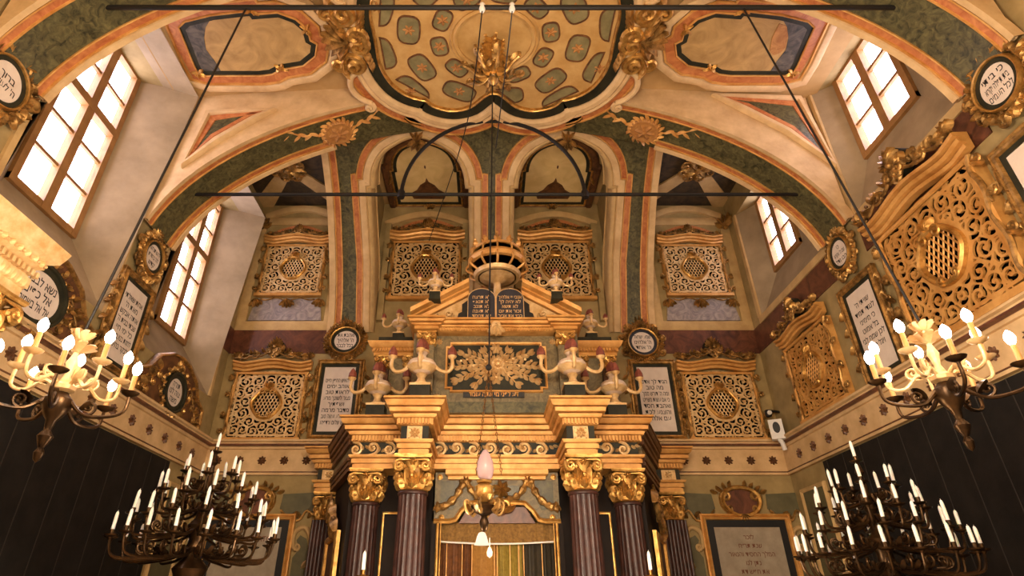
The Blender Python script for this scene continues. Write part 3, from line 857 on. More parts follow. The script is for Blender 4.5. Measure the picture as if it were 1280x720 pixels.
FRET = marching(104, 100, -.5, .5, 0, 1., fret, .018)
def screen(name, mtx, label, group, upper=False, mt='goldcream', crest_mat='golddark'):
    r = thing(name, mtx, label, 'carved screen', group)
    FRET.build('pierced_lattice', mt, r, False)
    MB().box(-.50, .50, .0, .98, -.055, -.04).build('shade_sheet', 'void', r)  # black sheet added as the shade of the recess behind the lattice
    mb = MB()                                     # diamond mesh of the oval
    for k in range(-7, 8):
        for sl_ in (1, -1):
            x0 = k * .052; pts = []
            for i in range(25):
                y = -.19 + .38 * i / 24; x = x0 + sl_ * y * .55
                if (x / .178) ** 2 + (y / .19) ** 2 < 1: pts.append((x, .50 + y, .012))
            if len(pts) > 1: mb.tube([pts[0], pts[-1]], .0075, 5)
    mb.build('oval_mesh', mt, r)
    ov = [(x * (1 + .06 * math.cos(4 * math.atan2(y - .5, x))), y) for x, y in ell(0, .5, .19, .20, 32)]
    MB().frame(ov, [(-.015, .01), (-.005, .05), (.012, .06), (.03, .045), (.035, .02)]).build('oval_frame', 'gold', r)
    mb = MB()
    for s in (1, -1):
        m = mir(s); mb.spiral(.05, .72, .3, .05, -1, 1.3, .014, .05, m, tail=.05); mb.leaf(.02, .71, 1.2, .1, .05, .03, .04, m)
        mb.spiral(.06, .285, -.3, .04, 1, 1.3, .012, .05, m)
    for k in range(5): mb.leaf(0, .71, PI / 2 + (k - 2) * .4, .11, .04, .03, .04)
    mb.build('oval_crown', 'gold', r)
    for s in (1, -1):                             # slim carved borders at the sides
        mb = MB(); m = mir(s)
        mb.tube(cat([(.53, .0, .03), (.50, .12, .035), (.525, .3, .035), (.50, .5, .035), (.53, .7, .035), (.505, .86, .035), (.54, .97, .035)], 5), .020, 7, m)
        for k, (y, f) in enumerate(((.08, 1), (.34, -1), (.62, 1), (.9, -1))):
            mb.spiral(.535, y, PI / 2 * f + .2, .045, -f, 1.3, .014, .035, m, tail=.05)
            mb.leaf(.54, y, .6 * f, .09, .045, .03, .03, m)
        mb.build('side_scroll', 'golddark', r)
    MB().frame([(-.5, .0), (.5, .0), (.5, .95), (-.5, .95)], [(-.012, .03), (-.006, .045), (.012, .05), (.03, .035), (.035, -.06)]).build('lattice_border', 'goldpaint', r)
    xs = [-.58 + 1.16 * i / 40 for i in range(41)]
    wav = lambda x: 1.0 + .055 * (.5 + .5 * math.cos(min(1., abs(x) / .44) * PI)) + .03 * max(0, (abs(x) - .44) / .14)
    rings = []
    for x in xs:
        y = wav(x); rings.append([(x, y - .02, 0), (x, y - .02, .06), (x, y + .005, .07), (x, y + .012, .045), (x, y + .022, .045), (x, y + .03, .085), (x, y + .055, .10), (x, y + .062, .07), (x, y + .072, .07), (x, y + .08, .115), (x, y + .105, .12), (x, y + .115, .10), (x, y + .118, 0)])
    MB().loft(rings).build('cornice', 'goldpaint', r)
    MB().box(-.56, .56, -.05, .0, 0, .055).build('sill', 'goldpaint', r)
    if not upper:
        mb = MB(); crest(mb, 1.14, .40, 5, 1.15, .10); mb.build('crest', crest_mat, r)
        MB().plate(ell(0, 1.36, .13, .13, 20), .0, .08).build('crest_shield', 'greendark', r)
    else:
        n = 14; arc = [(-.52 + 1.04 * i / n, 1.13 + .20 * math.sin(PI * i / n)) for i in range(n + 1)]
        MB().plate([(-.52, 1.1), (.52, 1.1)] + arc[::-1][1:-1], 0, .03).build('tympanum', 'green', r)
        MB().frame(arc[::-1], [(0, .02), (.0, .04), (.05, .04), (.05, 0)], None, None, False).build('salmon_arch', 'salmon', r)
        mb = MB(); crest(mb, 1.04, .27, 9, 1.13, .10); mb.build('crest', crest_mat, r)
    return r
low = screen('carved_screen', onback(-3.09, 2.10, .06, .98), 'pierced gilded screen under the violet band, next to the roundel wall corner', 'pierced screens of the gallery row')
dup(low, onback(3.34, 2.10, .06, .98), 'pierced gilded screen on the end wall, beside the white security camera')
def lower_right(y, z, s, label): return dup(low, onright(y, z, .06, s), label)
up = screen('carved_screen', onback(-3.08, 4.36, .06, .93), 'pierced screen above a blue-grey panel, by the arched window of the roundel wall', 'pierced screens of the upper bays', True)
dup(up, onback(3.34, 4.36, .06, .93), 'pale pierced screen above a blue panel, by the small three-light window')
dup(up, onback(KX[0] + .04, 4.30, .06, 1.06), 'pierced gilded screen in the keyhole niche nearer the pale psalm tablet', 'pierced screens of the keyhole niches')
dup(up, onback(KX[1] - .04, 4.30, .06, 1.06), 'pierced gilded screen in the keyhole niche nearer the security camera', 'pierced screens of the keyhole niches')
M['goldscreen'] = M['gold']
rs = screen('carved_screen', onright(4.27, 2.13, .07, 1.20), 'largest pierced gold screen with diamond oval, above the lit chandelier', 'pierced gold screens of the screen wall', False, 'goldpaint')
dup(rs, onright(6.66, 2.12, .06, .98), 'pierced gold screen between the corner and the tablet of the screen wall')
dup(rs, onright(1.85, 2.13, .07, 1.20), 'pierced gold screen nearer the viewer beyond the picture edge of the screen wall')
# blue-grey marble aprons under the outer upper screens
for x, lab in ((-3.08, 'blue-grey marble apron with gilt leaves, by the arched window'), (3.34, 'blue marble apron with gilt leaves, by the three-light window')):
    r = thing('marble_apron', onback(x, 3.92, .0), lab, 'marble panel', 'marble aprons of the upper screens')
    MB().plate([(-.56, 0), (.56, 0), (.50, .38), (-.50, .38)], 0, .03).build('marble_slab', 'bluemarble', r)
    mb = MB()
    for s in (1, -1):
        m = mir(s)
        for k in range(4): mb.leaf(.5, .36, -PI / 2 - .9 + k * .5, .15, .07, .04, .05, m)
        mb.spiral(.46, .34, PI, .05, 1, 1.3, .014, .05, m, tail=.04); mb.tube([(.42 - .04 * i, .36 - .02 * math.sin(i * .8), .05) for i in range(10)], .012, 6, m)
    for k in range(5): mb.leaf(0, .36, -PI / 2 + (k - 2) * .4, .16, .06, .04, .05)
    mb.build('gilt_leaf', 'golddark', r)

# ------------------------------------------------------------------ inscribed tablets and roundels
def tablet(mtx, w, h, lines, size, lead, label, plate='plaque', ink='ink', border='greendark', group='inscribed tablets of the gallery row', fr='golddark', hebrew=True, dy=0., orn=True, lw=.84):
    r = thing('inscribed_tablet', mtx, label, 'tablet', group)
    q = rect(-w / 2, -h / 2, w / 2, h / 2)
    MB().plate(q, 0, .03).build('plaque', plate, r)
    b = w * .10
    MB().frame(q, [(0, .02), (0, .036), (b, .036), (b, .0)]).build('dark_border', border, r)
    MB().frame(q, [(b, .03), (b + .01, .06), (b + .03, .065), (b + .045, .04), (b + .06, .055), (b + .075, .05), (b + .075, 0)]).build('gilt_frame', 'goldpaint' if fr == 'goldpaint' else fr, r)
    if orn:
        for s in (1, -1):
            mb = MB(); m = mir(s); x = w / 2 + b + .09
            for k in range(9):
                y = h / 2 - k * h / 9
                mb.leaf(x, y, -PI / 2 + (.6 if k % 2 else -.6), .12, .05, .03, .02, m, bend=.5 if k % 2 else -.5)
                if k % 3 == 0: mb.spiral(x, y, -PI / 2, .03, 1 if k % 2 else -1, 1.3, .01, .02, m, tail=.03)
            mb.tube([(x + .012 * math.sin(i), h / 2 - i * h / 22, .02) for i in range(23)], .01, 5, m)
            mb.build('carved_border', 'golddark', r)
    o = lettering(lines, w * lw, lead, size, hebrew).build('lettering', ink, r, False); o.location = (0, dy, .0312)
    return r
def roundel(mtx, rx, ry, lines, size, lead, label, ring='greendark', seed=1, group='inscribed roundels above the tablets', sz=.17, n=9):
    r = thing('inscribed_roundel', mtx, label, 'roundel', group)
    e = ell(0, 0, rx, ry, 36)
    MB().plate(e, 0, .05).build('plaque', 'plaque', r)
    MB().frame(e, [(0, .04), (0, .056), (rx * .25, .056), (rx * .25, .0)]).build('dark_ring', ring, r)
    MB().frame(e, [(rx * .25, .04), (rx * .27, .075), (rx * .36, .08), (rx * .42, .05), (rx * .42, 0)]).build('gilt_ring', 'gold', r)
    mb = MB(); rocaille_ring(mb, rx * 1.42 + .015, ry * 1.42 + .015, n, sz, seed, .03); mb.build('rocaille_frame', 'golddark', r)
    o = lettering(lines, rx * 1.5, lead, size).build('lettering', 'ink', r, False); o.location = (0, 0, .0512)
    return r
TX = 2.24
tablet(onback(XC - TX, 2.68), .45, .95, ['מי האיש החפץ חיים', 'אוהב ימים', 'לראות טוב', 'נצור לשונך מרע', 'ושפתיך', 'מדבר מרמה', 'סור מרע ועשה טוב', 'בקש שלום ורדפהו'], .085, .088, 'pale tablet of eight Hebrew lines beside the ark, on the roundel wall side', dy=-.04)
tablet(onback(XC + TX + .07, 2.68), .45, .95, ['הגיד לך אדם', 'מה טוב', "ומה ה' דורש ממך", 'כי אם עשות משפט', 'ואהבת חסד', 'והצנע לכת', 'עם אלהיך'], .09, .09, 'pale tablet of seven Hebrew lines beside the ark, on the security camera side', dy=-.02)
roundel(onback(XC - TX + .03, 3.56, .03), .165, .155, ['ואהבת את', "ה' אלהיך", 'בכל לבבך'], .085, .085, 'round inscription in gilt rocaille over the eight-line tablet', 'greendark', 3)
roundel(onback(XC + TX - .02, 3.53, .03), .165, .165, ['שמע ישראל', "ה' אלהינו", "ה' אחד"], .085, .085, 'round inscription in a blue-black ring over the seven-line tablet', 'slate', 4)
tablet(onleft(5.49, 2.66, .02), .40, .84, ['אחת שאלתי', "מאת ה'", 'אותה אבקש', "שבתי בבית ה'", 'כל ימי חיי', "לחזות בנועם ה'", 'ולבקר בהיכלו'], .085, .09, 'pale tablet on the pier between the two arched windows', dy=.0)
tablet(onright(5.49, 2.62, .02), .44, .92, ["שויתי ה'", 'לנגדי תמיד', 'כי מימיני', 'בל אמוט', 'לכן שמח לבי', 'ויגל כבודי'], .085, .1, 'pale tablet on the pier behind the lit chandelier of the screen wall', dy=.05)
tablet(onright(3.2, 2.62, .02), .44, .92, ['טוב להודות', "לה' ולזמר"], .085, .1, 'pale tablet on the near pier of the screen wall', dy=.1)
roundel(onleft(5.52, 3.50, .03), .135, .15, ['השתחוו', "לה' בהדרת", 'קדש'], .075, .08, 'small round inscription in gilt rocaille over the pier tablet between arched windows', 'greendark', 5, sz=.16)
roundel(onright(5.52, 3.56, .03), .135, .15, ['כי', "שם ה' אקרא", 'הבו גדל'], .072, .08, 'small round inscription over the pier tablet, beside the largest gold screen', 'greendark', 6, sz=.17)
roundel(onright(3.17, 3.62, .03), .15, .17, ['כי ביתי', 'בית תפלה יקרא', 'לכל העמים'], .085, .085, 'round inscription at the picture edge above the largest gold screen', 'greendark', 7, sz=.2)
roundel(onleft(3.15, 3.62, .03), .15, .17, ['ברוך', "ה' לעולם"], .085, .085, 'round inscription at the picture edge beside the tall nine-light window', 'greendark', 8, sz=.2)
# cartouche-shaped parapets with roundels under the windows of the roundel wall
for i, (y, lines, lab) in enumerate(((6.68, ['תורה', 'צוה לנו', 'משה'], 'rocaille parapet with a small round inscription under the farther arched window'),
                                     (4.24, ['נשא לבבנו', 'אל כפים', 'אל אל בשמים'], 'rocaille parapet with an oval inscription behind the gilded column'))):
    r = thing('roundel_parapet', onleft(y, 2.32, .02), lab, 'parapet panel', 'roundel parapets under the windows')
    wv = .80 if i else .80
    pts = [(-wv, -.24), (wv, -.24), (wv, .02), (.62, .10), (.46, .30), (.2, .42), (0, .45), (-.2, .42), (-.46, .30), (-.62, .10), (-wv, .02)]
    MB().plate(pts, 0, .05).build('parapet', 'brown', r)
    MB().frame(pts, [(-.03, .045), (-.02, .075), (0, .08), (.015, .05), (.015, 0)]).build('gilt_edge', 'golddark', r)
    e = ell(0, .0, .17 if not i else .25, .165 if not i else .2, 32)
    MB().plate(e, .05, .07).build('plaque', 'plaque', r)
    MB().frame(e, [(0, .06), (0, .078), (.045, .078), (.05, .1), (.075, .1), (.08, .05)]).build('dark_ring', 'greendark', r)
    mb = MB(); rocaille_ring(mb, .28 if not i else .36, .25 if not i else .29, 7, .13, 20 + i, .06)
    for s in (1, -1):
        for k in range(6):
            mb.spiral(.42 + .05 * k, .12 - .06 * k, -.8, .05, 1 if k % 2 else -1, 1.3, .016, .06, mir(s), tail=.06)
            mb.leaf(.4 + .05 * k, .16 - .07 * k, .6 - .5 * (k % 2), .14, .06, .04, .05, mir(s))
    mb.build('rocaille_frame', 'golddark', r)
    o = lettering(lines, .27 if not i else .36, .09 if not i else .10, .095 if not i else .105).build('lettering', 'ink', r, False); o.location = (0, 0, .0712)

# big grey tablets low on the end wall with stucco surrounds and cartouches
def low_tablet(xc, lines, hebrew, label, lab2, size, lead, dy):
    tablet(onback(xc, .22, .02), .84, 1.50, lines, size, lead, label, 'plaquegrey', 'redink', 'black', 'grey tablets low on the end wall', 'goldpaint', hebrew, dy, orn=False, lw=.9)
    r = thing('stucco_surround', onback(xc, .22), lab2, 'stucco ornament', 'stucco surrounds of the grey tablets')
    for s in (1, -1):
        m = mir(s)
        q = [(.60, -1.2), (.80, -1.2), (.80, .45), (.74, .62), (.66, .66), (.62, .60), (.67, .50), (.60, .40)]
        q = ccw([(s * x, y) for x, y in q])
        MB().plate(q, 0, .015).build('green_side_field', 'greenpanel', r)
        mb = MB(); mb.tube(cat([(.83, -1.2, .02), (.84, .3, .02), (.82, .55, .03), (.72, .74, .03), (.6, .70, .03), (.58, .56, .03), (.64, .48, .03)], 6), .028, 7, m)
        mb.spiral(.64, .48, 0, .04, 1, 1.2, .018, .03, m)
        for k in range(7): mb.leaf(.80, .5 - .13 * k, -PI / 2 + .7 * (-1) ** k, .12, .06, .04, .02, m)
        mb.build('stucco_scroll', 'cream', r)
        q = ccw([(s * x, y) for x, y in [(.34, .98), (.36, 1.16), (.78, 1.18), (.84, 1.05), (.80, .92), (.70, .98), (.6, .86), (.46, .88)]])
        MB().plate(q, 0, .015).build('green_top_field', 'greenpanel', r)
        mb = MB(); mb.tube(cat([(.36, .96, .02), (.5, .84, .03), (.62, .84, .03), (.70, .95, .03), (.82, .90, .03), (.86, 1.06, .02), (.79, 1.2, .02)], 6), .016, 6, m)
        for k in range(4): mb.leaf(.42 + .1 * k, .86, PI / 2 + .5 * (-1) ** k, .1, .05, .03, .02, m)
        mb.build('gilt_scroll', 'golddark', r)
    e = [(x * (1 + .12 * math.sin(math.atan2(y - 1.06, x))), y) for x, y in ell(0, 1.06, .21, .15, 28)]
    MB().plate(e, .0, .05).build('cartouche', 'redmarble', r)
    MB().frame(e, [(0, .04), (.01, .08), (.04, .085), (.06, .05), (.06, 0)]).build('cartouche_frame', 'gold', r)
    mb = MB()
    for s in (1, -1):
        m = mir(s)
        mb.spiral(.26, 1.12, PI / 2, .07, 1, 1.4, .024, .05, m, tail=.1); mb.spiral(.22, .98, -PI / 2, .05, -1, 1.3, .02, .05, m, tail=.06)
        for k in range(4): mb.leaf(.1 + .06 * k, 1.23 - .02 * k, PI / 2 - .4 * k, .1, .05, .04, .03, m)
    for k in range(5): mb.leaf(0, .91, -PI / 2 + (k - 2) * .5, .09, .05, .04, .05)
    mb.build('cartouche_scroll', 'golddark', r)
low_tablet(3.33, ['לזכר', 'שנת תר״ח', 'המלך החסיד והנאור', 'נתן לנו', 'את חפש דת', 'ודרור', 'לכל בני ישראל הדרים בארצו', 'ביום', 'אשר יצא הדבר', 'זה היום עשה נגילה ונשמחה', 'בו'], True, 'grey tablet with faded red Hebrew lines under a cartouche, camera side of the ark', 'stucco surround with marble cartouche around the red Hebrew tablet', .075, .098, .14)
low_tablet(-3.02, ['CARLO ALBERTO', '', '', '', '', '', 'REGE CIVILE POLITICHE'], False, 'grey tablet with Latin capitals half hidden behind the bronze candelabrum', 'stucco surround with marble cartouche around the Latin-lettered tablet', .085, .17, .10)

# ------------------------------------------------------------------ the ark
A = thing('torah_ark', at(XC, 0, 0), 'tall gilded ark with dark red fluted columns, pediment and black commandment tablets', 'ark')
def solid(poly, prof, mb=None):
    mb = mb or MB()
    return mb.loft([[(x, y, z) for x, y in offset(poly, o)] for o, z in prof])
ARCHI = [(0, 1.36), (0, 1.405), (-.012, 1.408), (-.012, 1.414), (.014, 1.416), (.014, 1.458), (-.0, 1.461), (.0, 1.467), (.03, 1.47), (.042, 1.488), (.042, 1.50)]
CORN = [(.0, 1.64), (.03, 1.645), (.03, 1.705), (.055, 1.71), (.066, 1.735), (.066, 1.745), (.035, 1.748), (.035, 1.756), (.10, 1.76), (.104, 1.80), (.07, 1.803), (.07, 1.812), (.118, 1.815), (.135, 1.83), (.148, 1.866), (.12, 1.869), (.12, 1.876), (.16, 1.88), (.16, 1.90), (.0, 1.905)]
def capital(r, h, parent, mtx):
    mb = MB(); mb.lathe([(r * .98, 0), (r * 1.08, .02 * h), (r * 1.0, .06 * h), (r * .96, .4 * h), (r * 1.05, .74 * h), (r * 1.16, .86 * h)], n=20)
    for row, (n, z0, L, ph) in enumerate(((8, .04, .38, 0), (8, .16, .50, .5))):
        for k in range(n):
            a = 2 * PI * (k + ph) / n; d = Vector((math.cos(a), math.sin(a), 0)); t = Vector((-math.sin(a), math.cos(a), 0))
            mm = basis(d * r * (1.0 + .02 * row) + Vector((0, 0, z0 * h)), t, Vector((d.x * .12, d.y * .12, 1)), d)
            mb.leaf(0, 0, PI / 2, L * h, r * .56, h * .09, .0, mm)
            for q in (-1, 1): mb.leaf(q * r * .12, L * h * .3, PI / 2 - q * .5, L * h * .45, r * .2, h * .06, h * .05, mm)
            mb.ball((0, L * h * .94, h * .09), r * .17, 6, mm)
    for k in range(4):
        a = PI / 4 + k * PI / 2; d = Vector((math.cos(a), math.sin(a), 0))
        for s in (1, -1):
            f = Vector((math.cos(a + s * PI / 4), math.sin(a + s * PI / 4), 0)); u = f.cross(Vector((0, 0, 1)))
            c = f * r * 1.20 + (d * r * 1.45 - f * (d * r * 1.45).dot(f)) * .9
            mm = basis(c + Vector((0, 0, .66 * h)), u, Vector((0, 0, 1)), f); fl = 1 if u.dot(d) > 0 else -1
            mb.spiral(0, .42 * r, 0 if fl > 0 else PI, .42 * r, -fl, 1.9, .12 * r, .0, mm, 6, tail=.7 * r)
        f = Vector((math.cos(k * PI / 2), math.sin(k * PI / 2), 0)); mm = basis(f * r * 1.1 + Vector((0, 0, .80 * h)), (-f.y, f.x, 0), (0, 0, 1), f)
        rosette(mb, 0, 0, r * .3, r * .1, 0, 6, mm)
    q = r * 1.30; pl = []
    for k in range(4):
        a = k * PI / 2; c, s = math.cos(a), math.sin(a)
        for x, y in ((q * 1.0, -q * .95), (q * .9, -q * .4), (q * .9, q * .4)): pl.append((c * x - s * y, s * x + c * y))
    mb.loft([[(x, y, .90 * h) for x, y in pl], [(x * 1.02, y * 1.02, .93 * h) for x, y in pl], [(x * 1.05, y * 1.05, .95 * h) for x, y in pl], [(x * 1.05, y * 1.05, 1.0 * h) for x, y in pl]])
    o = mb.build('capital', 'gold', parent); o.matrix_local = mtx
    return o
def column(x, y, r, z0=-1.1, z1=1.03):
    o = bpy.data.objects.new('column', None); COL.objects.link(o); o.parent = A; o.location = (x, y, 0)
    fl = lambda a: 1 - .055 * abs(math.sin(10 * a)) ** .6
    mb = MB(); H = z1 - z0
    mb.lathe([(r * 1.14, z0), (r * 1.13, z0 + H * .3), (r * 1.0, z1 - .03)], n=100, mod=fl); mb.lathe([(r * 1.0, z1 - .035), (r * 1.08, z1 - .03), (r * 1.1, z1 - .015), (r * 1.03, z1), (r, z1)], n=28)
    mb.build('shaft', 'column', o)
    mb = MB(); mb.lathe([(r * 1.5, z0 - .2), (r * 1.5, z0 - .16), (r * 1.35, z0 - .13), (r * 1.22, z0 - .08), (r * 1.32, z0 - .05), (r * 1.28, z0 - .01), (r * 1.14, z0)], n=28); mb.build('base', 'gold', o)
    mb = MB(); mb.box(-r * 1.55, r * 1.55, -r * 1.55, r * 1.55, FL + .1, z0 - .2); mb.box(-r * 1.7, r * 1.7, -r * 1.7, r * 1.7, FL, FL + .12); mb.box(-r * 1.65, r * 1.65, -r * 1.65, r * 1.65, z0 - .24, z0 - .2)
    mb.build('pedestal', 'ark', o)
    capital(r * 1.02, z1 and 1.36 - z1, o, Matrix.Translation((0, 0, z1)))
    return o
YM, Y2, Y3, YC = 5.86, 6.50, 7.86, 6.36
def dentils(x0, x1, y, parent, z0=1.648, z1=1.70, n=None, side=None):
    mb = MB(); n = n or max(4, int((x1 - x0) / .034)); p = (x1 - x0) / n
    for k in range(n): mb.box(x0 + p * (k + .15), x0 + p * (k + .75), y - .03, y, z0, z1)
    mb.build('dentil', 'goldpaint', parent, False)
def entab(poly, parent, dent=None, name='entablature'):
    o = bpy.data.objects.new(name, None); COL.objects.link(o); o.parent = parent
    solid(poly, ARCHI).build('architrave', 'goldpaint', o)
    solid(poly, [(-.012, 1.49), (-.012, 1.65)]).build('frieze', 'greendark', o)
    solid(poly, CORN).build('cornice', 'goldpaint', o)
    if dent: dentils(dent[0], dent[1], dent[2] - .03, o)
    return o
def bx(x0, x1, y0, y1): return [(x0, y0), (x1, y0), (x1, y1), (x0, y1)]
for s in (-1, 1):
    column(s * .823, YM, .135); column(s * 1.39, Y2, .135)
    e = entab(bx(s * .823 - .15, s * .823 + .15, YM - .15, 7.2), A, (s * .823 - .17, s * .823 + .17, YM - .15))
    mb = MB(); mm = basis((s * .823, YM - .139, 1.57), (1, 0, 0), (0, 0, 1), (0, -1, 0))
    mb.plate(rect(-.075, -.065, .075, .065), 0, .012, mm); rosette(mb, 0, 0, .055, .02, .012, 8, mm)
    for x, y in ((-.055, -.05), (.055, -.05), (-.055, .05), (.055, .05)): mb.ball((x, y, .012), .012, 6, mm)
    mb.build('frieze_rosette', 'goldcream', e)
    xa, xb = sorted((s * .99, s * 1.55))
    e = entab(bx(xa, xb, Y2 - .15, 7.4), A, (xa - .02, xb + .02, Y2 - .15))
    mb = MB(); mm = basis(((xa + xb) / 2, Y2 - .139, 1.57), (1, 0, 0), (0, 0, 1), (0, -1, 0)); foliage_run(mb, -.26, .26, 0, .15, .012, 3, .01) if False else None
    m2 = MB(); foliage_run(m2, -.26, .28, 0, .20, .017, 3, .01); mb.add(m2.v, m2.f, mm); mb.build('scroll_frieze', 'goldcream', e)
    # oblique wing back to the wall
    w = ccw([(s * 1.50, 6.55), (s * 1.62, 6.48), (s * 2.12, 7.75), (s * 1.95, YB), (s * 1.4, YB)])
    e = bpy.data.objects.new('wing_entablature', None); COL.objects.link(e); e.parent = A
    solid(w, [(a * .7, b) for a, b in ARCHI]).build('architrave', 'brown', e)  # brown in place of gold puts the wing's unlit look into the colour
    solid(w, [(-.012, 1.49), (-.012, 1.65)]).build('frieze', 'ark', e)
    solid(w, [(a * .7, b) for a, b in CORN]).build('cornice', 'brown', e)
    w2 = ccw([(s * 1.54, 6.62), (s * 1.60, 6.60), (s * 2.06, 7.80), (s * 1.95, YB), (s * 1.4, YB)])
    solid(w2, [(0, FL), (0, 1.37)]).build('wing_wall', 'dark', A)
    d = Vector((s * .47, 1.22, 0)).normalized(); nn = Vector((d.y * s, -d.x * s, 0))
    c0 = Vector((s * 1.83, 7.2, 0))
    u = Vector((0, 0, 1)).cross(nn) * 1
    mm = basis(c0 + nn * .02 + Vector((0, 0, .2)), -d * s * -1 if False else u, (0, 0, 1), nn)
    dr = bpy.data.objects.new('side_door', None); COL.objects.link(dr); dr.parent = A; dr.matrix_local = mm
    MB().plate(rect(-.38, -1.6, .38, .55), 0, .02).build('leaf', 'door', dr)
    MB().frame(rect(-.38, -1.6, .38, .55), [(-.03, .02), (-.02, .05), (.02, .06), (.05, .04), (.05, 0)]).build('gilt_frame', 'gold', dr)
    mb = MB()                                      # carved bracket with pendant scroll above the door
    mb.spiral(-.1, .95, -.6, .13, -1, 1.5, .035, .06, tail=.25); mb.spiral(.15, .75, 2.4, .09, 1, 1.4, .03, .06, tail=.2)
    for k in range(7): mb.leaf(-.22 + .08 * k, 1.05 - .06 * k, -PI / 2 + (k % 3 - 1) * .7, .2, .1, .05, .04)
    mb.build('carved_bracket', 'golddark', dr)
    # third pilaster against the wall
    p = bpy.data.objects.new('wall_pilaster', None); COL.objects.link(p); p.parent = A; p.location = (s * 2.19 + .05, Y3, 0)
    mb = MB()
    mb.loft([[(x * k, y, z) for x, y in [(-.15 + .3 * i / 42, -.12 + .012 * (abs(math.sin(i * PI / 6)))) for i in range(43)] + [(.15, .13), (-.15, .13)]] for z, k in ((FL, 1.1), (1.03, 1.))]); mb.build('shaft', 'column', p)
    capital(.125, .33, p, Matrix.Translation((0, -.0, 1.03)))
    px_ = s * 2.19 + .05
    ew = entab(bx(px_ - .16, px_ + .16, Y3 - .16, Y3 + .13), A, (px_ - .17, px_ + .17, Y3 - .16))
    mb = MB(); mm = basis((px_, Y3 - .148, 1.57), (1, 0, 0), (0, 0, 1), (0, -1, 0)); mb.plate(rect(-.09, -.06, .09, .06), 0, .012, mm); rosette(mb, 0, 0, .05, .02, .012, 8, mm); mb.build('frieze_rosette', 'goldcream', ew)
    # dark panelling between the columns
    xa, xb = sorted((s * .70, s * 1.56))
    MB().box(xa, xb, 6.72, 7.5, FL, 1.37).build('back_panel', 'dark', A)
    mb = MB(); mm = basis((s * 1.12, 6.72, 0), (1, 0, 0), (0, 0, 1), (0, -1, 0))
    mb.frame(rect(-.10, -1.2, .10, .95), [(-.0, 0), (0, .02), (.012, .025), (.024, .02), (.024, 0)], mm); mb.build('gilt_fillet', 'gold', A)
# centre bay
e = entab(bx(-.70, .70, YC, 7.2), A, (-.66, .66, YC))
m2 = MB(); foliage_run(m2, -.62, .66, 0, .21, .019, 7, .01); mb = MB(); mb.add(m2.v, m2.f, basis((0, YC + .012, 1.57), (1, 0, 0), (0, 0, 1), (0, -1, 0))); mb.build('scroll_frieze', 'goldcream', e)
mb = MB(); solid(bx(-.52, .52, YC + .05, 7.0), [(0, 1.26), (0, 1.29), (.03, 1.31), (.03, 1.36)], mb); mb.build('under_moulding', 'goldpaint', A)
# lintel panel with garlands
LN = bpy.data.objects.new('lintel', None); COL.objects.link(LN); LN.parent = A; LN.matrix_local = basis((0, YC + .10, 0), (1, 0, 0), (0, 0, 1), (0, -1, 0))
low_edge = [(-.66, .82), (-.50, .82), (-.42, .84), (-.36, .93), (-.28, 1.0), (-.1, 1.01), (.1, 1.01), (.28, 1.0), (.36, .93), (.42, .84), (.50, .82), (.66, .82)]
MB().plate(low_edge + [(.66, 1.34), (-.66, 1.34)], -.12, 0).build('marble_lintel', 'ark', LN)
mb = MB(); mb.frame(low_edge, [(-.0, .0), (0, .04), (-.02, .05), (-.045, .035), (-.045, 0)], None, None, False); mb.build('gilt_edge', 'gold', LN)
for s in (1, -1):
    MB().plate(ccw([(s * .33, 1.25), (s * .60, 1.25), (s * .60, 1.00), (s * .47, .95)]), 0, .01).build('green_inset', 'green', LN)
    MB().plate(ell(s * .17, 1.15, .1, .055, 16), 0, .01).build('green_inset', 'green', LN)
for s in (1, -1):
    mb = MB()
    for x, y in ((.61, 1.29), (.58, .88)): mb.lathe([(.03, 0), (.03, .015), (.015, .02), (.012, .01)], (s * x, y, 0), 12)
    mb.build('gilt_button', 'gold', LN)
    mb = MB()
    path = cat([(s * .64, 1.0, .03), (s * .50, 1.01, .04), (s * .38, 1.17, .04), (s * .33, 1.26, .03)], 6)
    mb.tube(path, [.030 + .012 * math.sin(i * 1.9) for i in range(len(path))], 7)
    path = cat([(s * .33, 1.26, .03), (s * .24, 1.11, .04), (s * .1, 1.05, .04), (0, 1.04, .04)], 6)
    mb.tube(path, [.032 + .012 * math.sin(i * 1.9) for i in range(len(path))], 7)
    path = cat([(s * .36, 1.26, .03), (s * .44, 1.08, .04), (s * .60, .97, .04), (s * .65, .98, .03)], 6)
    mb.tube(path, [.032 + .012 * math.sin(i * 1.9) for i in range(len(path))], 7)
    for k in range(6): mb.leaf(s * .33, 1.25, k * PI / 3, .06, .04, .03, .03)
    mb.build('garland', 'golddark', LN)
mb = MB()
for k in range(7): mb.leaf(.05, 1.16, k * .9, .10, .05, .05, .03)
for s in (1, -1): mb.spiral(.05, .93, PI / 2 - s * 1.0, .07, s, 1.4, .02, .05); mb.leaf(.05, .94, PI / 2 + s * 1.2, .16, .07, .05, .04)
mb.ball((.05, .95, .05), .045, 8); mb.build('keystone_carving', 'gold', LN)
MB().plate([(-.40, .83), (.40, .83), (.30, .99), (-.30, .99)], -.1, -.02).build('tympanum', 'redmarble', LN)
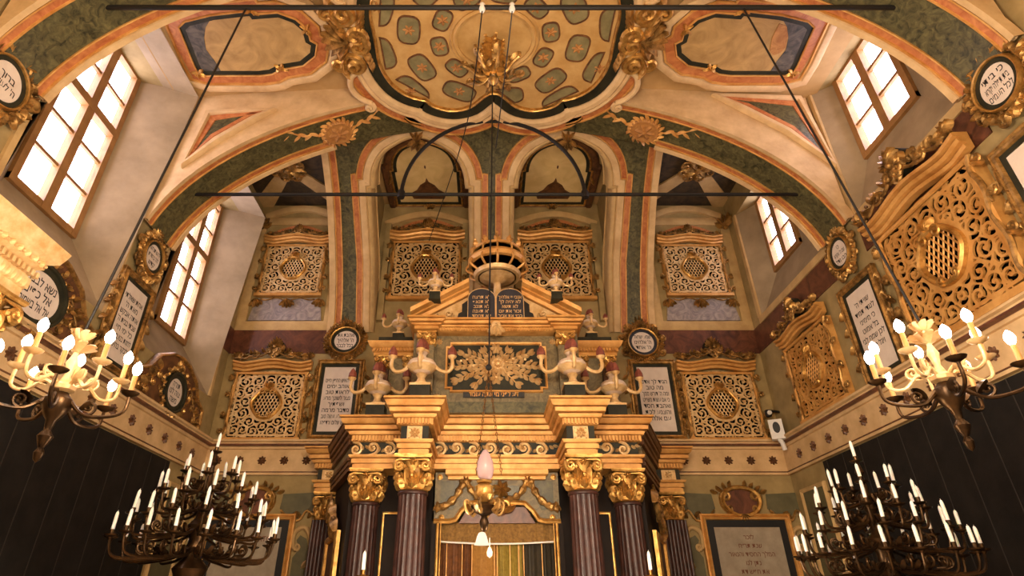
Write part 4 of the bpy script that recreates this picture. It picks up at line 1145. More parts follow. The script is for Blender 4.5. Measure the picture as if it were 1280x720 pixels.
# opening with striped curtain
MB().box(-.66, .66, 6.80, 6.84, FL, .84).build('niche_back', 'dark', A)
for s in (1, -1):
    mb = MB(); mb.box(*sorted((s * .595, s * .68)), 6.42, 6.80, FL, .84); mb.build('jamb', 'dark', A)
    mb = MB(); mb.tube([(s * .615, 6.40, FL), (s * .615, 6.40, .82)], .016, 8); mb.tube([(s * .585, 6.42, FL), (s * .585, 6.42, .82)], .009, 8); mb.build('gilt_rod', 'gold', A)
cu = bpy.data.objects.new('curtain', None); COL.objects.link(cu); cu.parent = A
cols = ['clothbrown', 'clothbrown', 'clothbrown', 'clothgold', 'clotholive', 'clotholive', 'clothdark', 'clothdark']
wd = [(-.60, -.52), (-.52, -.36), (-.36, -.26), (-.26, .0), (.0, .13), (.13, .26), (.26, .46), (.46, .60)]
for (a, b), c in zip(wd, cols):
    n = 12; mb = MB(); f = [(a + (b - a) * i / n, 6.56 + .012 * math.sin(i * 1.4 + a * 30)) for i in range(n + 1)]
    mb.loft([[(x, y, z) for x, y in f] for z in (FL + .3, .66)], False); mb.build('curtain_stripe', c, cu)
for x in (-.52, -.36, -.26, -.03, .0, .13, .22, .27, .46):
    MB().tube([(x, 6.535, FL + .3), (x, 6.535, .64)], .006, 5).build('gold_braid', 'goldpaint', cu)
n = 40; mb = MB(); f = [(-.60 + 1.2 * i / n, 6.52 + .012 * math.sin(i * 1.7)) for i in range(n + 1)]
mb.loft([[(x, y, .64 - .01 * math.sin(PI * i / n)) for i, (x, y) in enumerate(f)], [(x, y, .84) for x, y in f]], False); mb.build('valance', 'fringe', cu)
MB().tube([(-.60 + 1.2 * i / 20, 6.50, .655 - .022 * math.sin(PI * i / 20)) for i in range(21)], .009, 6).build('white_cord', 'wax', cu)

# attic with carved relief
AT = bpy.data.objects.new('attic', None); COL.objects.link(AT); AT.parent = A
YA = 6.22
MB().box(-.96, .96, YA + .02, 7.2, 1.9, 2.9).build('core', 'ark', AT)
MB().box(-.60, .60, YA - .1, YA + .1, 1.9, 2.02).build('plinth', 'green', AT)
MB().box(-.68, .68, YA - .02, YA + .1, 2.02, 2.82).build('frame_slab', 'ark', AT)
mm = basis((0, YA - .02, 2.47), (1, 0, 0), (0, 0, 1), (0, -1, 0))
RP = bpy.data.objects.new('relief_panel', None); COL.objects.link(RP); RP.parent = A; RP.matrix_local = mm
hw_, hh = .56, .262
ear = ccw([(-hw_, -hh), (-hw_ + .06, -hh), (-hw_ + .06, -hh - .04), (hw_ - .06, -hh - .04), (hw_ - .06, -hh), (hw_, -hh), (hw_, hh - .05), (hw_ - .05, hh - .05), (hw_ - .05, hh), (-hw_ + .05, hh), (-hw_ + .05, hh - .05), (-hw_, hh - .05)])
MB().plate(ear, 0, .012).build('dark_ground', 'greendark', RP)
MB().frame(ear, [(-.012, .01), (0, .035), (.015, .04), (.02, .0)]).build('gilt_fillet', 'goldpaint', RP)
rng = random.Random(11); mb = MB()
for s in (1, -1):
    m = mir(s)
    for j, (a0, L) in enumerate(((1.15, .28), (.62, .46), (.22, .53), (-.12, .52), (-.52, .36))):
        n = int(L / .062)
        for k in range(1, n):
            t = k / n; x = L * t * math.cos(a0 - .25 * t) ; y = -.02 + L * t * math.sin(a0 - .25 * t)
            if abs(y) > .235 or x > .51: continue
            for q in ((.85, -.85) if k < n - 1 else (.5, 0, -.5)):
                mb.leaf(x, y, a0 - .25 * t + q + rng.uniform(-.2, .2), .088, .040, .035, .015 + .02 * rng.random(), m, bend=-.7 * q)
        mb.tube([(L * t_ * math.cos(a0 - .25 * t_), max(-.26, min(.26, -.02 + L * t_ * math.sin(a0 - .25 * t_))), .03) for t_ in (.1, .4, .7, .92)], .007, 5, m)
    for k in range(5): mb.ball((.12 + .07 * k, .03 + .05 * math.sin(k * 2.3), .05), .018, 6, m)
mb.build('foliage_relief', 'goldcream', RP)
mb = MB(); rosette(mb, .02, .0, .12, .05, .03, 9); mb.lathe([(.06, .05), (.07, .08), (.055, .09), (.03, .06)], (.02, 0, 0), 14); rosette(mb, 0, .2, .07, .04, .03, 6); rosette(mb, .0, -.16, .08, .04, .03, 6); mb.build('flower', 'goldcream', RP)
for s in (-1, 1):
    for z in (2.10, 2.77):
        mb = MB(); m2 = basis((s * .66, YA - .02, z), (1, 0, 0), (0, 0, 1), (0, -1, 0)); mb.lathe([(.045, 0), (.045, .02), (.02, .012), (.012, .025)], (0, 0, 0), 12, m2) if False else rosette(mb, 0, 0, .045, .02, 0, 8, m2); mb.build('corner_rosette', 'goldcream', AT)
m2 = basis((-.03, YA - .03, 2.125), (1, 0, 0), (0, 0, 1), (0, -1, 0))
q = MB().plate(rect(-.34, -.035, .34, .035), 0, .012, m2).build('inscription_strip', 'black', A)
o = lettering(['דע לפני מי אתה עומד'], .55, .07, .075).build('lettering', 'goldpaint', q, False); o.matrix_local = m2 @ Matrix.Translation((0, 0, .0135))
# upper order: inner capitals under the pediment, outer wings with their own cornice
UC = [(.0, 2.86), (.02, 2.865), (.02, 2.90), (.05, 2.905), (.052, 2.925), (.025, 2.928), (.025, 2.936), (.075, 2.94), (.09, 2.965), (.065, 2.968), (.065, 2.974), (.10, 2.978), (.10, 3.0), (0, 3.0)]
for s in (-1, 1):
    MB().box(s * .80 - .09, s * .80 + .09, YA - .09, YA + .05, 1.9, 2.70).build('upper_pilaster', 'ark', AT)
    capital(.085, .16, AT, Matrix.Translation((s * .80, YA - .02, 2.70)))
    xa, xb = sorted((s * .93, s * 1.50))
    MB().box(xa, xb, 6.72, 7.4, 1.9, 2.80).build('wing_block', 'ark', AT)
    for x in (1.04, 1.38):
        MB().box(s * x - .07, s * x + .07, 6.66, 6.74, 1.9, 2.62).build('upper_pilaster', 'brown', AT)
        capital(.075, .16, AT, Matrix.Translation((s * x, 6.70, 2.62)))
    solid(bx(xa, xb, 6.64, 7.4), [(0, 2.78), (.0, 2.82), (.02, 2.83), (.02, 2.87), (.05, 2.89), (.08, 2.95), (0, 2.955)]).build('wing_cornice', 'goldpaint', AT)
    dentils(xa, xb, 6.62, AT, 2.83, 2.865)
    MB().box(xa + .03, xb - .03, 6.7, 7.3, 2.95, 3.06).build('wing_plinth', 'greendark', AT)
solid(bx(-.90, .90, YA - .10, 7.0), UC).build('pediment_cornice', 'goldpaint', AT)
dentils(-.70, .70, YA - .11, AT, 2.868, 2.897, 44)
for s in (-1, 1):
    solid(bx(s * .80 - .12, s * .80 + .12, YA - .16, 7.0), UC).build('cornice_break', 'goldpaint', AT)
    rings = []
    for x, z in ((s * 1.0, 3.0), (s * .32, 3.40)):
        rings.append([(x, y, z + dz) for y, dz in ((6.9, -.02), (YA - .06, -.02), (YA - .07, .03), (YA - .12, .04), (YA - .12, .06), (YA - .19, .08), (YA - .20, .13), (6.9, .13))])
    MB().loft(rings).build('raking_cornice', 'goldpaint', AT)
    mb = MB(); m2 = basis((s * .56, YA - .04, 3.06), (1, 0, 0), (0, 0, 1), (0, -1, 0)); mb.spiral(0, 0, 0 if s > 0 else PI, .05, s, 1.4, .014, .02, m2, tail=.1)
    for k in range(4): mb.leaf(-s * .1 + s * .06 * k, -.03, PI / 2 + s * (.4 - .3 * k), .11, .04, .02, .01, m2)
    mb.build('tympanum_scroll', 'goldcream', AT)
MB().plate([(-.95, 3.0), (.95, 3.0), (.32, 3.37), (-.32, 3.37)], 0, .3, basis((0, YA + .28, 0), (1, 0, 0), (0, 0, 1), (0, -1, 0))).build('tympanum', 'goldcream', AT)
mb = MB(); m2 = basis((0, YA - .22, 2.93), (1, 0, 0), (0, 0, 1), (0, -1, 0))
for s in (1, -1): mb.spiral(s * .02, -.1, PI / 2 - s * 1.2, .05, s, 1.3, .016, .03, m2)
for k in range(5): mb.leaf(0, -.06, -PI / 2 + (k - 2) * .45, .13, .05, .04, .03, m2)
mb.build('keystone_mask', 'goldcream', AT)
# tablets of the law and crown
TB = bpy.data.objects.new('commandment_tablets', None); COL.objects.link(TB); TB.parent = A; TB.matrix_local = basis((0, YA - .16, 2.995), (1, 0, 0), (0, 0, 1), (0, -1, 0))
for s in (-1, 1):
    x0, x1 = sorted((s * .005, s * .33)); cx = (x0 + x1) / 2; r = (x1 - x0) / 2
    out = [(x0, 0), (x1, 0), (x1, .27)] + [(cx + r * math.cos(a), .27 + .85 * r * math.sin(a)) for a in [PI * i / 12 for i in range(1, 12)]] + [(x0, .27)]
    MB().plate(out, -.06, 0).build('tablet', 'slate', TB)
    MB().frame(out, [(-.005, 0), (-.003, .005), (.002, .005), (.003, -.06)]).build('pale_rim', 'goldcream', TB)
    t = (['אנכי יי אלהיך', 'לא יהיה לך', 'לא תשא', 'זכור את יום', 'כבד את אביך'] if s > 0 else ['לא תרצח', 'לא תנאף', 'לא תגנב', 'לא תענה', 'לא תחמד'])
    o = lettering(t, .28, .062, .062).build('lettering', 'goldcream', TB, False); o.location = (cx, .165, .002)
mb = MB()
for s in (1, -1): mb.plate(ccw([(s * .33, 0), (s * .46, 0), (s * .44, .1), (s * .40, .12), (s * .40, .22), (s * .33, .28)]), -.1, -.05)
mb.build('tablet_backing', 'black', TB)
CR = bpy.data.objects.new('crown', None); COL.objects.link(CR); CR.parent = A; CR.location = (.03, 6.5, 3.66)
mb = MB(); mb.lathe([(.06, -.4), (.045, .06), (.12, .11), (.25, .145)], n=20); mb.build('crown_foot', 'goldcream', CR)
mb = MB(); mb.lathe([(.25, .14), (.29, .145), (.31, .19), (.30, .20), (.26, .20), (.25, .14)], n=40); mb.build('crown_band', 'goldcream', CR)
mb = MB(); mb.lathe([(.33, .30), (.37, .31), (.385, .36), (.37, .40), (.34, .40), (.335, .36), (.33, .30)], n=40); mb.build('crown_ring', 'goldpaint', CR)
mb = MB(); mb.lathe([(.30, .50), (.325, .50), (.33, .53), (.31, .54), (.30, .50)], n=40); mb.build('crown_ring', 'goldpaint', CR)
for k in range(12):
    a = 2 * PI * k / 12; d = Vector((math.cos(a), math.sin(a), 0)); mb = MB()
    mb.tube(cat([tuple(d * .28 + Vector((0, 0, .19))), tuple(d * .40 + Vector((0, 0, .26))), tuple(d * .36 + Vector((0, 0, .36)))], 4), .016, 6)
    mb.tube(cat([tuple(d * .37 + Vector((0, 0, .38))), tuple(d * .36 + Vector((0, 0, .46))), tuple(d * .315 + Vector((0, 0, .52)))], 4), .014, 6)
    mm = basis(d * .32 + Vector((0, 0, .53)), (-d.y, d.x, 0), (0, 0, 1), d)
    for q in range(3): mb.leaf(0, 0, PI / 2 + (q - 1) * .6, .10 if q == 1 else .07, .04, .03, 0, mm)
    mb.ball((0, .11 if k % 2 else .08, .01), .018, 6, mm)
    mb.build('crown_point', 'goldpaint', CR)

# ------------------------------------------------------------------ urns with flame finials standing on the ark
def urn(mtx, label, group):
    r = thing('lamp_urn', mtx, label, 'urn', group)
    mb = MB(); mb.box(-.105, .105, -.1, .1, 0, .17); mb.box(-.115, .115, -.11, .11, 0, .02); mb.build('plinth', 'greendark', r)
    mb = MB(); mb.box(-.11, .11, -.1, .1, .17, .195)
    mb.lathe([(.075, .195), (.08, .215), (.05, .235), (.038, .27), (.05, .30), (.06, .31), (.05, .325)], n=20); mb.build('foot', 'goldcream', r)
    mb = MB(); mb.lathe([(.05, .32), (.10, .345), (.145, .39), (.155, .425), (.135, .46), (.08, .485), (.05, .50), (.04, .53), (.06, .56)], n=24); mb.build('body', 'urn', r)
    mb = MB(); mb.lathe([(.10, .342), (.152, .385), (.16, .395), (.15, .405)], n=24, mod=lambda a: 1 + .03 * math.cos(12 * a)); mb.lathe([(.05, .555), (.075, .57), (.07, .585), (.03, .59)], n=16)
    for s in (1, -1):
        m2 = basis((0, -.15, .42), (1, 0, 0), (0, 0, 1), (0, -1, 0)); mb.spiral(s * .01, .0, PI / 2 - s * 1.2, .035, s, 1.2, .01, .0, m2)
    mb.build('gilt_girdle', 'goldcream', r)
    for ang in (0, PI, -PI / 2):
        d = Vector((math.cos(ang), math.sin(ang), 0)); k = 1 if ang != -PI / 2 else .62
        mb = MB(); pts = [tuple(d * a * k + Vector((0, 0, z))) for a, z in ((.12, .43), (.20, .36), (.28, .35), (.325, .41), (.32, .50))]
        mb.tube(cat(pts, 5), .02, 7); mb.lathe([(.02, .0), (.045, .02), (.05, .035), (.02, .04)], tuple(d * .32 * k + Vector((0, 0, .49))), 12); a = mb.build('branch', 'goldcream', r)
        mb = MB(); mb.lathe([(.03, .0), (.046, .02), (.042, .06), (.022, .10), (.0, .125)], tuple(d * .32 * k + Vector((0, 0, .525))), 12, mod=lambda q: 1 + .06 * math.cos(6 * q)); mb.build('flame_finial', 'ember', a)
    mb = MB(); mb.lathe([(.04, .585), (.065, .61), (.062, .66), (.032, .71), (.0, .74)], n=14, mod=lambda q: 1 + .06 * math.cos(7 * q)); mb.build('flame_finial', 'ember', r)
    return r
g = 'urns standing on the ark'
u0 = urn(at(XC - .80, YM - .05, 1.90), 'large urn with flame finials on the inner cornice block, beside the relief, eight-line tablet side', g)
dup(u0, at(XC + .80, YM - .05, 1.90), 'large urn with flame finials on the inner cornice block, beside the relief, camera side')
dup(u0, at(XC - 1.37, Y2 - .03, 1.90), 'large urn with flame finials in front of the eight-line pale tablet')
dup(u0, at(XC + 1.37, Y2 - .03, 1.90), 'large urn with flame finials in front of the seven-line pale tablet')
dup(u0, at(XC - 1.24, 6.82, 3.03, .66), 'small urn on the upper wing cornice, below the pediment corner nearer the eight-line tablet')
dup(u0, at(XC + 1.24, 6.82, 3.03, .66), 'small urn on the upper wing cornice, below the pediment corner nearer the security camera')
dup(u0, at(XC - .72, 6.04, 3.22, .60), 'small urn on the pediment slope, in front of the niche screen, eight-line tablet side')
dup(u0, at(XC + .72, 6.04, 3.22, .60), 'small urn on the pediment slope, in front of the niche screen on the camera side')

# ------------------------------------------------------------------ iron tie rods
def rod_x(Y, z):
    q = (z - RZ) / RB; return RA * math.sqrt(1 - q * q)
def tie_rod(Y, z, label, r=.022):
    root = thing('tie_rod', at(XW, Y, z), label, 'tie rod', 'iron tie rods of the vault'); h = rod_x(Y, z) - .0
    MB().tube([(-h, 0, 0), (-h * .5, 0, 0), (0, 0, 0), (h * .5, 0, 0), (h, 0, 0)], r, 8).build('rod', 'iron', root)
    return root, h
t1, h1 = tie_rod(5.5, 4.38, 'black iron tie rod carrying a half-ring in front of the keyhole niches')
mb = MB(); mb.tube([(-.04 + 1.10 * math.cos(PI * i / 32), 0, 1.20 * math.sin(PI * i / 32)) for i in range(33)], .024, 8); mb.build('arch_bar', 'iron', t1)
for s in (-1, 1): MB().lathe([(.04, -.05), (.05, 0), (.04, .05)], (-.04 + s * 1.1, 0, 0), 10).build('clamp', 'iron', t1)
t2, h2 = tie_rod(3.2, 4.60, 'black iron tie rod across the top, holding the chandelier chains')
for x in (-.13, .13):
    mb = MB(); mb.lathe([(.02, -.05), (.028, -.03), (.028, .03), (.02, .05)], (x - .03, 0, 0), 10); mb.build('porcelain_clip', 'white', t2)
# slack cords from the clips
def cord(name, pts, r, label, mt='iron'):
    mb = MB().tube(cat(pts, 6), r, 5); o = mb.build(name, mt)
    return tag(o, label, 'cord', 'cords hanging from the ceiling')
cord('slack_cord', [(-.03, 3.2, 4.55), (-.20, 4.6, 4.65), (-.60, 6.4, 4.95), (-.92, 7.85, 5.3)], .006, 'thin slack cord running from the top tie rod back to a niche screen', 'iron')
cord('slack_cord', [(.23, 3.2, 4.55), (.18, 3.6, 4.3), (.10, 4.30, 4.0)], .006, 'thin slack cord joining the top tie rod to the lamp rope', 'iron')

# ------------------------------------------------------------------ gilt pendant of the ceiling and the lamp below it
PXc, PYc = .08, 4.34
pd = thing('ceiling_pendant', at(PXc, PYc, 4.92), 'carved gilt pendant hanging from the centre of the ceiling medallion', 'pendant')
mb = MB(); mb.lathe([(.0, .0), (.04, .03), (.06, .08), (.03, .12), (.09, .18), (.14, .24), (.12, .32), (.05, .38), (.04, .5), (.07, .56), (.05, .64), (.03, .7), (.03, .88), (.12, .90), (.13, .93)], n=16); mb.build('pendant_stem', 'golddark', pd)
for k in range(8):
    a = 2 * PI * k / 8 + .2; d = Vector((math.cos(a), math.sin(a), 0)); mm = basis((0, 0, .22), d, (0, 0, 1), d.cross(Vector((0, 0, 1))))
    mb = MB(); mb.tube(cat([(.05, -.06, 0), (.16, -.10, 0), (.25, -.02, 0), (.33, .02, 0)], 5), .018, 6, mm); mb.spiral(.33, .02, .5, .04, 1, 1.4, .016, 0, mm); mb.spiral(.13, -.09, .6, .055, 1, 1.4, .018, 0, mm)
    for q in range(4): mb.leaf(.06 + .06 * q, -.06 + .02 * q, PI / 2 + .4 - .4 * q, .11, .05, .035, .01, mm, bend=-.6)
    mb.build('scroll_arm', 'golddark', pd)
for z, r_, n in ((.10, .13, 7), (.24, .16, 9), (.36, .12, 8), (.48, .09, 7), (.60, .06, 6)):
    mb = MB()
    for k in range(n):
        a = 2 * PI * (k + z * 3) / n; d = Vector((math.cos(a), math.sin(a), 0)); t = Vector((-d.y, d.x, 0))
        mm = basis(d * r_ * .55 + Vector((0, 0, z)), t, (Vector((0, 0, 1)) + d * .45).normalized(), (d - Vector((0, 0, .45))).normalized())
        mb.leaf(0, 0, PI / 2, .13, .075, .05, 0, mm); mb.ball((0, .13, .04), .022, 6, mm)
    mb.build('leaf_ring', 'gold', pd)
lp = thing('sanctuary_lamp', at(PXc - .09, PYc, .50, .76), 'hanging lamp with a pinkish glass flame before the curtain', 'lamp')
mb = MB(); mb.tube([(.11, 0, 5.83), (.09, 0, 4.2), (.06, 0, 2.6), (.05, 0, 1.62)], .010, 6); mb.ball((.045, 0, 1.60), .035, 8); mb.build('rope', 'iron', lp)
for s in (-1, 1):
    mb = MB()
    for k in range(32): 
        t = k / 31; c = (.045 + (s * .12 - .0) * t, 0, 1.58 - 1.06 * t); m2 = Matrix.Translation(c) @ Matrix.Rotation(PI / 2 * (k % 2), 4, 'Z')
        mb.tube([(.010 * math.cos(q * PI / 3), 0, .02 * math.sin(q * PI / 3)) for q in range(6)], .004, 4, m2, True)
    mb.build('chain', 'brass', lp)
mb = MB(); mb.lathe([(.035, .50), (.065, .53), (.083, .60), (.075, .68), (.045, .75), (.02, .79), (.0, .80)], (.01, 0, -.05), 20); mb.build('glass_flame', 'lampglass', lp)
mb = MB(); mb.lathe([(.04, .42), (.07, .43), (.075, .45), (.05, .46)], n=16); mb.lathe([(.02, .24), (.06, .27), (.09, .32), (.075, .37), (.085, .40), (.05, .42)], n=18, mod=lambda a: 1 + .05 * math.cos(8 * a)); mb.build('cup', 'gold', lp)
mb = MB(); mb.lathe([(.02, .13), (.10, .17), (.13, .22), (.06, .24), (.03, .26)], n=18); mb.build('bowl', 'bronze', lp)
for k in range(6):
    a = 2 * PI * k / 6 + .3; d = Vector((math.cos(a), math.sin(a), 0)); mm = basis((0, 0, .19), d, (0, 0, 1), d.cross(Vector((0, 0, 1))))
    mb = MB(); mb.tube(cat([(.1, 0, 0), (.14, -.04, 0), (.18, .0, 0), (.19, .06, 0)], 5), .014, 6, mm); mb.spiral(.19, .06, PI / 2, .025, 1, 1.2, .010, 0, mm); mb.leaf(.13, -.02, .9, .09, .04, .03, 0, mm); mb.build('arm', 'golddark', lp)
mb = MB(); mb.lathe([(.015, .0), (.03, .02), (.045, .08), (.03, .12), (.02, .14)], n=14); mb.build('finial', 'bronze', lp)
mb = MB(); mb.lathe([(.075, -.09), (.06, -.075), (.045, -.02), (.03, .01), (.01, .02)], (-.02, 0, -.02), 18); mb.build('bell_shade', 'white', lp)
mb = MB(); mb.tube([(.05, 0, -.05), (.05, 0, -.13)], .004, 5); mb.lathe([(.0, -.22), (.022, -.20), (.026, -.17), (.015, -.14), (.01, -.13)], (.05, 0, 0), 12); mb.build('small_bulb', 'wax', lp)

# ------------------------------------------------------------------ candelabra with white candles
def arm_pts(R, zt, z0, ph):
    return cat([(.05, 0, z0), (R * .30, 0, z0 - .07), (R * .62, 0, z0 - .10), (R * .93, 0, zt - .13), (R, 0, zt)], 5)
TIERS = [(.68, .06, 18, .0, 'lowest'), (.57, .24, 14, .5, 'second'), (.42, .44, 11, .2, 'third'), (.25, .62, 7, .6, 'fourth')]
def cup_at(mb, x, y, z):
    mb.lathe([(.012, -.03), (.02, -.012), (.052, .0), (.058, .010), (.03, .012), (.018, .015), (.02, .05), (.012, .05)], (x, y, z), 12)
candle_proto = None
def candelabrum(X, Y, Z, sc, label, clabel, cgroup, lean=0.):
    global candle_proto
    rng = random.Random(int(X * 10))
    base = at(X, Y, Z, sc)
    r = thing('candelabrum', base, label, 'candelabrum', 'bronze candelabra before the end wall')
    fz = (FL - Z) / sc
    mb = MB(); mb.lathe([(.34, fz), (.34, fz + .06), (.26, fz + .1), (.12, fz + .22), (.06, fz + .35), (.05, -.75), (.075, -.70), (.18, -.66), (.19, -.60), (.12, -.57), (.10, -.48), (.17, -.42), (.18, -.33), (.10, -.28), (.12, -.2), (.15, -.14), (.08, -.06), (.06, .1), (.09, .16), (.10, .22), (.05, .28), (.03, .42), (.06, .46), (.03, .52), (.02, .75), (.04, .78), (.018, .86)], n=24)
    mb.build('stem', 'bronze', r)
    heads = []
    for R, z, n, ph, tn in TIERS:
        for k in range(n):
            a = 2 * PI * (k + ph) / n; zz = z + rng.uniform(-.02, .02); RR_ = R * rng.uniform(.94, 1.04)
            rot = Matrix.Rotation(a, 4, 'Z')
            mb = MB(); pts = arm_pts(RR_, zz, z - .03, 0); mb.tube(pts, [.016 - .006 * i / len(pts) for i in range(len(pts))], 6, rot)
            mb.spiral(RR_ * .62, -.0, 0, .05, 1, 1.2, .011, 0, rot @ basis((0, 0, z - .09), (1, 0, 0), (0, 0, 1), (0, -1, 0)), tail=.06)
            mb.leaf(RR_ * .4, .0, .9, .09, .035, .02, 0, rot @ basis((0, 0, z - .1), (1, 0, 0), (0, 0, 1), (0, -1, 0)))
            o = mb.build('arm', 'bronze', r)
            m2 = MB(); cx, cy = RR_ * math.cos(a), RR_ * math.sin(a); cup_at(m2, cx, cy, zz + .02); m2.build('drip_pan', 'bronze', o)
            heads.append((cx, cy, zz + .03, tn))
    m2 = MB(); cup_at(m2, 0, 0, .88); m2.build('drip_pan', 'bronze', r)
    heads.append((0, 0, .895, 'topmost'))
    for cx, cy, cz, tn in heads:
        p = base @ Vector((cx, cy, cz)); h = rng.uniform(.85, 1.12) * sc
        tilt = Matrix.Rotation(rng.uniform(-.05, .05), 4, 'X') @ Matrix.Rotation(rng.uniform(-.05, .05), 4, 'Y')
        lab = ('white candle at the very top of the %s' if tn == 'topmost' else 'white candle on the ' + tn + ' tier of the %s') % clabel
        m3 = Matrix.Translation(p) @ tilt @ Matrix.Diagonal((sc, sc, h, 1))
        if candle_proto is None:
            mb = MB(); mb.lathe([(.014, 0), (.0145, .12), (.0135, .155), (.009, .172), (.002, .178)], n=10); mb.tube([(0, 0, .176), (.001, 0, .187)], .0015, 4)
            candle_proto = mb.build('candle', 'wax'); c = candle_proto
        else:
            c = candle_proto.copy(); COL.objects.link(c)
        c.matrix_world = m3; tag(c, lab, 'candle', 'candles on the ' + tn + ' tier, ' + cgroup)
candelabrum(-2.30, 5.0, .43, .88, 'bronze candelabrum full of white candles before the Latin-lettered grey tablet', 'candelabrum near the grey Latin tablet', 'Latin tablet candelabrum')
candelabrum(2.90, 4.62, .30, .84, 'bronze candelabrum full of white candles before the dark boarding of the screen wall', 'candelabrum before the boarding of the screen wall', 'screen wall candelabrum')
# two low candles at the ark steps
for x, lab in ((-.98, 'single white candle before the ark, near the curtain, eight-line tablet side'), (1.32, 'single white candle before the ark, camera side')):
    st_ = thing('candle_stand', at(x, 5.15, FL), 'slim brass candle stand under the ' + lab.split(',')[0] + (' near the roundel wall' if x < 0 else ' near the screen wall'), 'candle stand')
    mb = MB(); mb.lathe([(.12, 0), (.12, .03), (.04, .07), (.018, .15), (.016, 1.7), (.03, 1.74), (.02, 1.80)], n=16); mb.build('stem', 'brass', st_)
    mb = MB(); cup_at(mb, 0, 0, 1.81); mb.build('drip_pan', 'brass', st_)
    c = candle_proto.copy(); COL.objects.link(c); c.matrix_world = Matrix.Translation((x, 5.15, FL + 1.82)); tag(c, lab, 'candle', 'single candles before the ark')

# ------------------------------------------------------------------ electric chandeliers
LAMPS = []
def chandelier(X, Y, Z, top, sc, label, seed):
    r = thing('chandelier', at(X, Y, Z, sc, seed), label, 'chandelier', 'lit chandeliers hung from the top tie rod')
    inv = at(X, Y, Z, sc, seed).inverted()
    tp = inv @ Vector(top)
    mb = MB(); mb.lathe([(.0, -.36), (.02, -.34), (.03, -.30), (.015, -.27), (.03, -.24), (.045, -.2), (.02, -.16), (.03, -.1), (.06, -.06), (.085, .0), (.08, .04), (.05, .07), (.035, .10)], n=20); mb.build('lower_bowl', 'bronze', r)
    mb = MB(); mb.lathe([(.04, .08), (.07, .10), (.075, .125), (.035, .15), (.018, .20), (.028, .25), (.036, .28), (.016, .34), (.012, .46), (.02, .49), (.008, .52)], n=18, mod=lambda a: 1 + .04 * math.cos(8 * a)); mb.build('upper_stem', 'goldcream', r)
    mb = MB()
    for k in range(8):
        a = k * PI / 4; d = Vector((math.cos(a), math.sin(a), 0)); mm = basis((0, 0, .36), d, (0, 0, 1), d.cross(Vector((0, 0, 1))))
        mb.leaf(.015, 0, 1.0, .12, .04, .03, 0, mm, bend=-1.4); mb.leaf(.015, .09, 1.2, .09, .035, .025, 0, mm, bend=-1.2)
    mb.build('leaf_crown', 'goldcream', r)
    n = 10
    for k in range(n):
        a = 2 * PI * k / n; big = k % 2 == 0; R = .40 if big else .31; z = .10 if big else .24
        rot = Matrix.Rotation(a, 4, 'Z')
        mb = MB(); pts = cat([(.06, 0, .04 if big else .13), (R * .4, 0, -.05 if big else .16), (R * .7, 0, -.06 if big else .09), (R * .98, 0, z - .12), (R, 0, z)], 5)
        mb.tube(pts, [.014 - .004 * i / len(pts) for i in range(len(pts))], 7, rot)
        mm = rot @ basis((0, 0, 0), (1, 0, 0), (0, 0, 1), (0, -1, 0)); mb.spiral(R * .5, -.05 if big else .14, .2, .045, 1, 1.4, .010, 0, mm, tail=.05); mb.leaf(R * .35, -.02 if big else .14, .8, .1, .05, .03, 0, mm)
        o = mb.build('arm', 'bronze' if big else 'goldcream', r)
        cx, cy = R * math.cos(a), R * math.sin(a)
        mb = MB(); mb.lathe([(.015, -.02), (.05, .0), (.058, .012), (.03, .014), (.02, .02)], (cx, cy, z), 14); mb.build('drip_pan', 'bronze' if big else 'goldcream', o)
        mb = MB(); mb.lathe([(.0155, .015), (.0155, .125), (.012, .13)], (cx, cy, z), 12); mb.build('candle_sleeve', 'porcelain', o)
        mb = MB(); mb.lathe([(.012, .13), (.025, .15), (.030, .172), (.026, .195), (.014, .215), (.002, .228)], (cx, cy, z), 14); mb.build('bulb', 'bulb', o)
    MB().tube([(0, 0, .5), tuple(Vector((0, 0, .5)) * .5 + tp * .5), tuple(tp)], .0095, 6).build('suspension_cable', 'iron', r)
    LAMPS.append((X, Y, Z))
chandelier(-2.40, 3.15, 1.02, (-2.08, 3.2, 4.60), .88, 'lit chandelier of bare bulbs near the gilded column and the roundel wall', .2)
chandelier(2.62, 3.15, 1.08, (2.24, 3.2, 4.60), .88, 'lit chandelier of bare bulbs before the largest gold screen', .5)

# ------------------------------------------------------------------ gilded column at the edge of the picture
gc = thing('gilded_column', at(-3.22, 3.20, -.22), 'brightly lit gilded column with leafy capital beside the nearer chandelier of the roundel wall', 'column')
mb = MB(); mb.lathe([(.26, FL + .22), (.26, FL + .35), (.20, FL + .42), (.17, FL + .5), (.15, 1.62), (.17, 1.64), (.15, 1.66)], n=60, mod=lambda a: 1 - .03 * abs(math.sin(12 * a)) ** .6); mb.build('shaft', 'goldcream', gc)
c = capital(.15, .36, gc, Matrix.Translation((0, 0, 1.66)))
solid(bx(-.15, .15, -1.6, .15), [(0, 2.02), (0, 2.10), (.02, 2.11), (.02, 2.18), (.0, 2.19), (.0, 2.24), (.05, 2.27), (.05, 2.31), (.10, 2.34), (.12, 2.40), (.13, 2.44), (0, 2.45)]).build('entablature', 'goldcream', gc)
mb = MB()
for k in range(40): mb.box(.15, .185, -1.58 + .045 * k, -1.555 + .045 * k, 2.20, 2.24)
mb.build('dentil', 'goldcream', gc, False)
mb = MB()
for k in range(34):
    mm = basis((.15, .12 - .05 * k, 2.10), (0, 1, 0), (0, 0, 1), (1, 0, 0)); mb.leaf(0, 0, PI / 2, .075, .045, .03, .0, mm)
for k in range(6):
    mm = basis((-.12 + .05 * k, .15, 2.10), (-1, 0, 0), (0, 0, 1), (0, 1, 0)); mb.leaf(0, 0, PI / 2, .075, .045, .03, .0, mm)
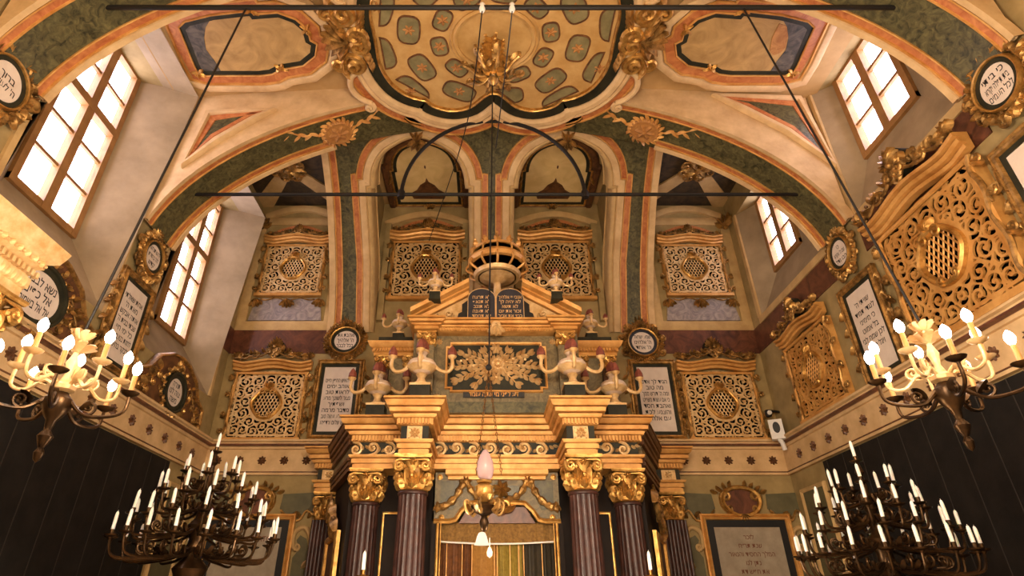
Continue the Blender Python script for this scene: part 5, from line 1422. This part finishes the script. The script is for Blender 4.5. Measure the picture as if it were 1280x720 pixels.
for k in range(24):
    mm = basis((.20, .16 - .07 * k, 2.27), (0, 1, 0), (0, 0, 1), (1, 0, 0)); mb.leaf(0, 0, PI / 2, .05, .05, .02, .0, mm); mb.ball((.03, .02, .01), .012, 6, mm)
mb.build('leaf_moulding', 'goldcream', gc)

# ------------------------------------------------------------------ security camera in the corner
sc_ = thing('security_camera', basis((XR - .17, 7.72, 2.16), (.9, -.42, 0), (0, 0, 1), (-.42, -.9, 0)), 'white boxy security camera with black face in the corner above the frieze', 'security camera')
MB().plate(rect(-.085, -.13, .085, .13), -.06, .05).build('housing', 'white', sc_)
MB().plate([(x * (1 + .15 * y), y) for x, y in ell(0, .02, .045, .075, 18)], .05, .056).build('black_face', 'black', sc_)
mb = MB(); mb.tube([(0, -.12, 0), (.03, -.18, .0), (.04, -.27, -.02)], .03, 8); mb.build('bracket', 'white', sc_)
dc = thing('dome_camera', at(XR - .16, 7.85, 2.42), 'small dark camera on an arm above the white security camera', 'security camera')
mb = MB(); mb.tube([(.16, .02, .03), (.05, 0, .04), (0, -.02, 0)], .018, 8); mb.build('arm', 'black', dc)
mb = MB(); mb.lathe([(.0, -.05), (.035, -.04), (.05, 0), (.04, .05), (.0, .06)], (-.02, -.03, -.01), 14); mb.build('camera_head', 'iron', dc)
mb = MB(); mb.lathe([(.03, 0), (.03, .02), (.02, .025)], (0, 0, 0), 12, Matrix.Translation((-.03, -.08, -.01)) @ Matrix.Rotation(PI / 2, 4, 'X')); mb.build('lens', 'white', dc)

# ------------------------------------------------------------------ light
def point(name, loc, power, col, rad):
    l = bpy.data.lights.new(name, 'POINT'); l.energy = power; l.color = col; l.shadow_soft_size = rad
    o = bpy.data.objects.new(name, l); COL.objects.link(o); o.location = loc
WARM = (1., .81, .62)
for x, y, z in LAMPS: point('chandelier_light', (x, y, z + .40), 14, WARM, .30)
# unseen fill lamps added for the general warm light, without fixtures
for x, y, z, p in ((-2.4, .3, 1.5, 150), (2.7, .3, 1.5, 150), (.12, 1.4, 1.7, 300), (.12, -1.6, 2.2, 200)):
    point('fill_light', (x, y, z), p, WARM, .3)
point('ark_light', (-.6, 4.4, .1), 38, WARM, .12); point('ark_light', (.85, 4.4, .1), 38, WARM, .12)
w = bpy.data.worlds.new('sky'); SC.world = w; w.use_nodes = True
bg = w.node_tree.nodes['Background']; bg.inputs[0].default_value = (.92, .86, 1., 1); bg.inputs[1].default_value = 10.
SC.view_settings.view_transform = 'Standard'; SC.view_settings.look = 'None'; SC.view_settings.gamma = 1.; SC.view_settings.exposure = .45
SC.view_settings.use_curve_mapping = False
SC.cycles.max_bounces = 6; SC.cycles.diffuse_bounces = 3; SC.cycles.glossy_bounces = 2; SC.cycles.transparent_max_bounces = 8
SC.cycles.use_denoising = True; SC.cycles.caustics_reflective = False; SC.cycles.caustics_refractive = False; SC.cycles.sample_clamp_indirect = 6.
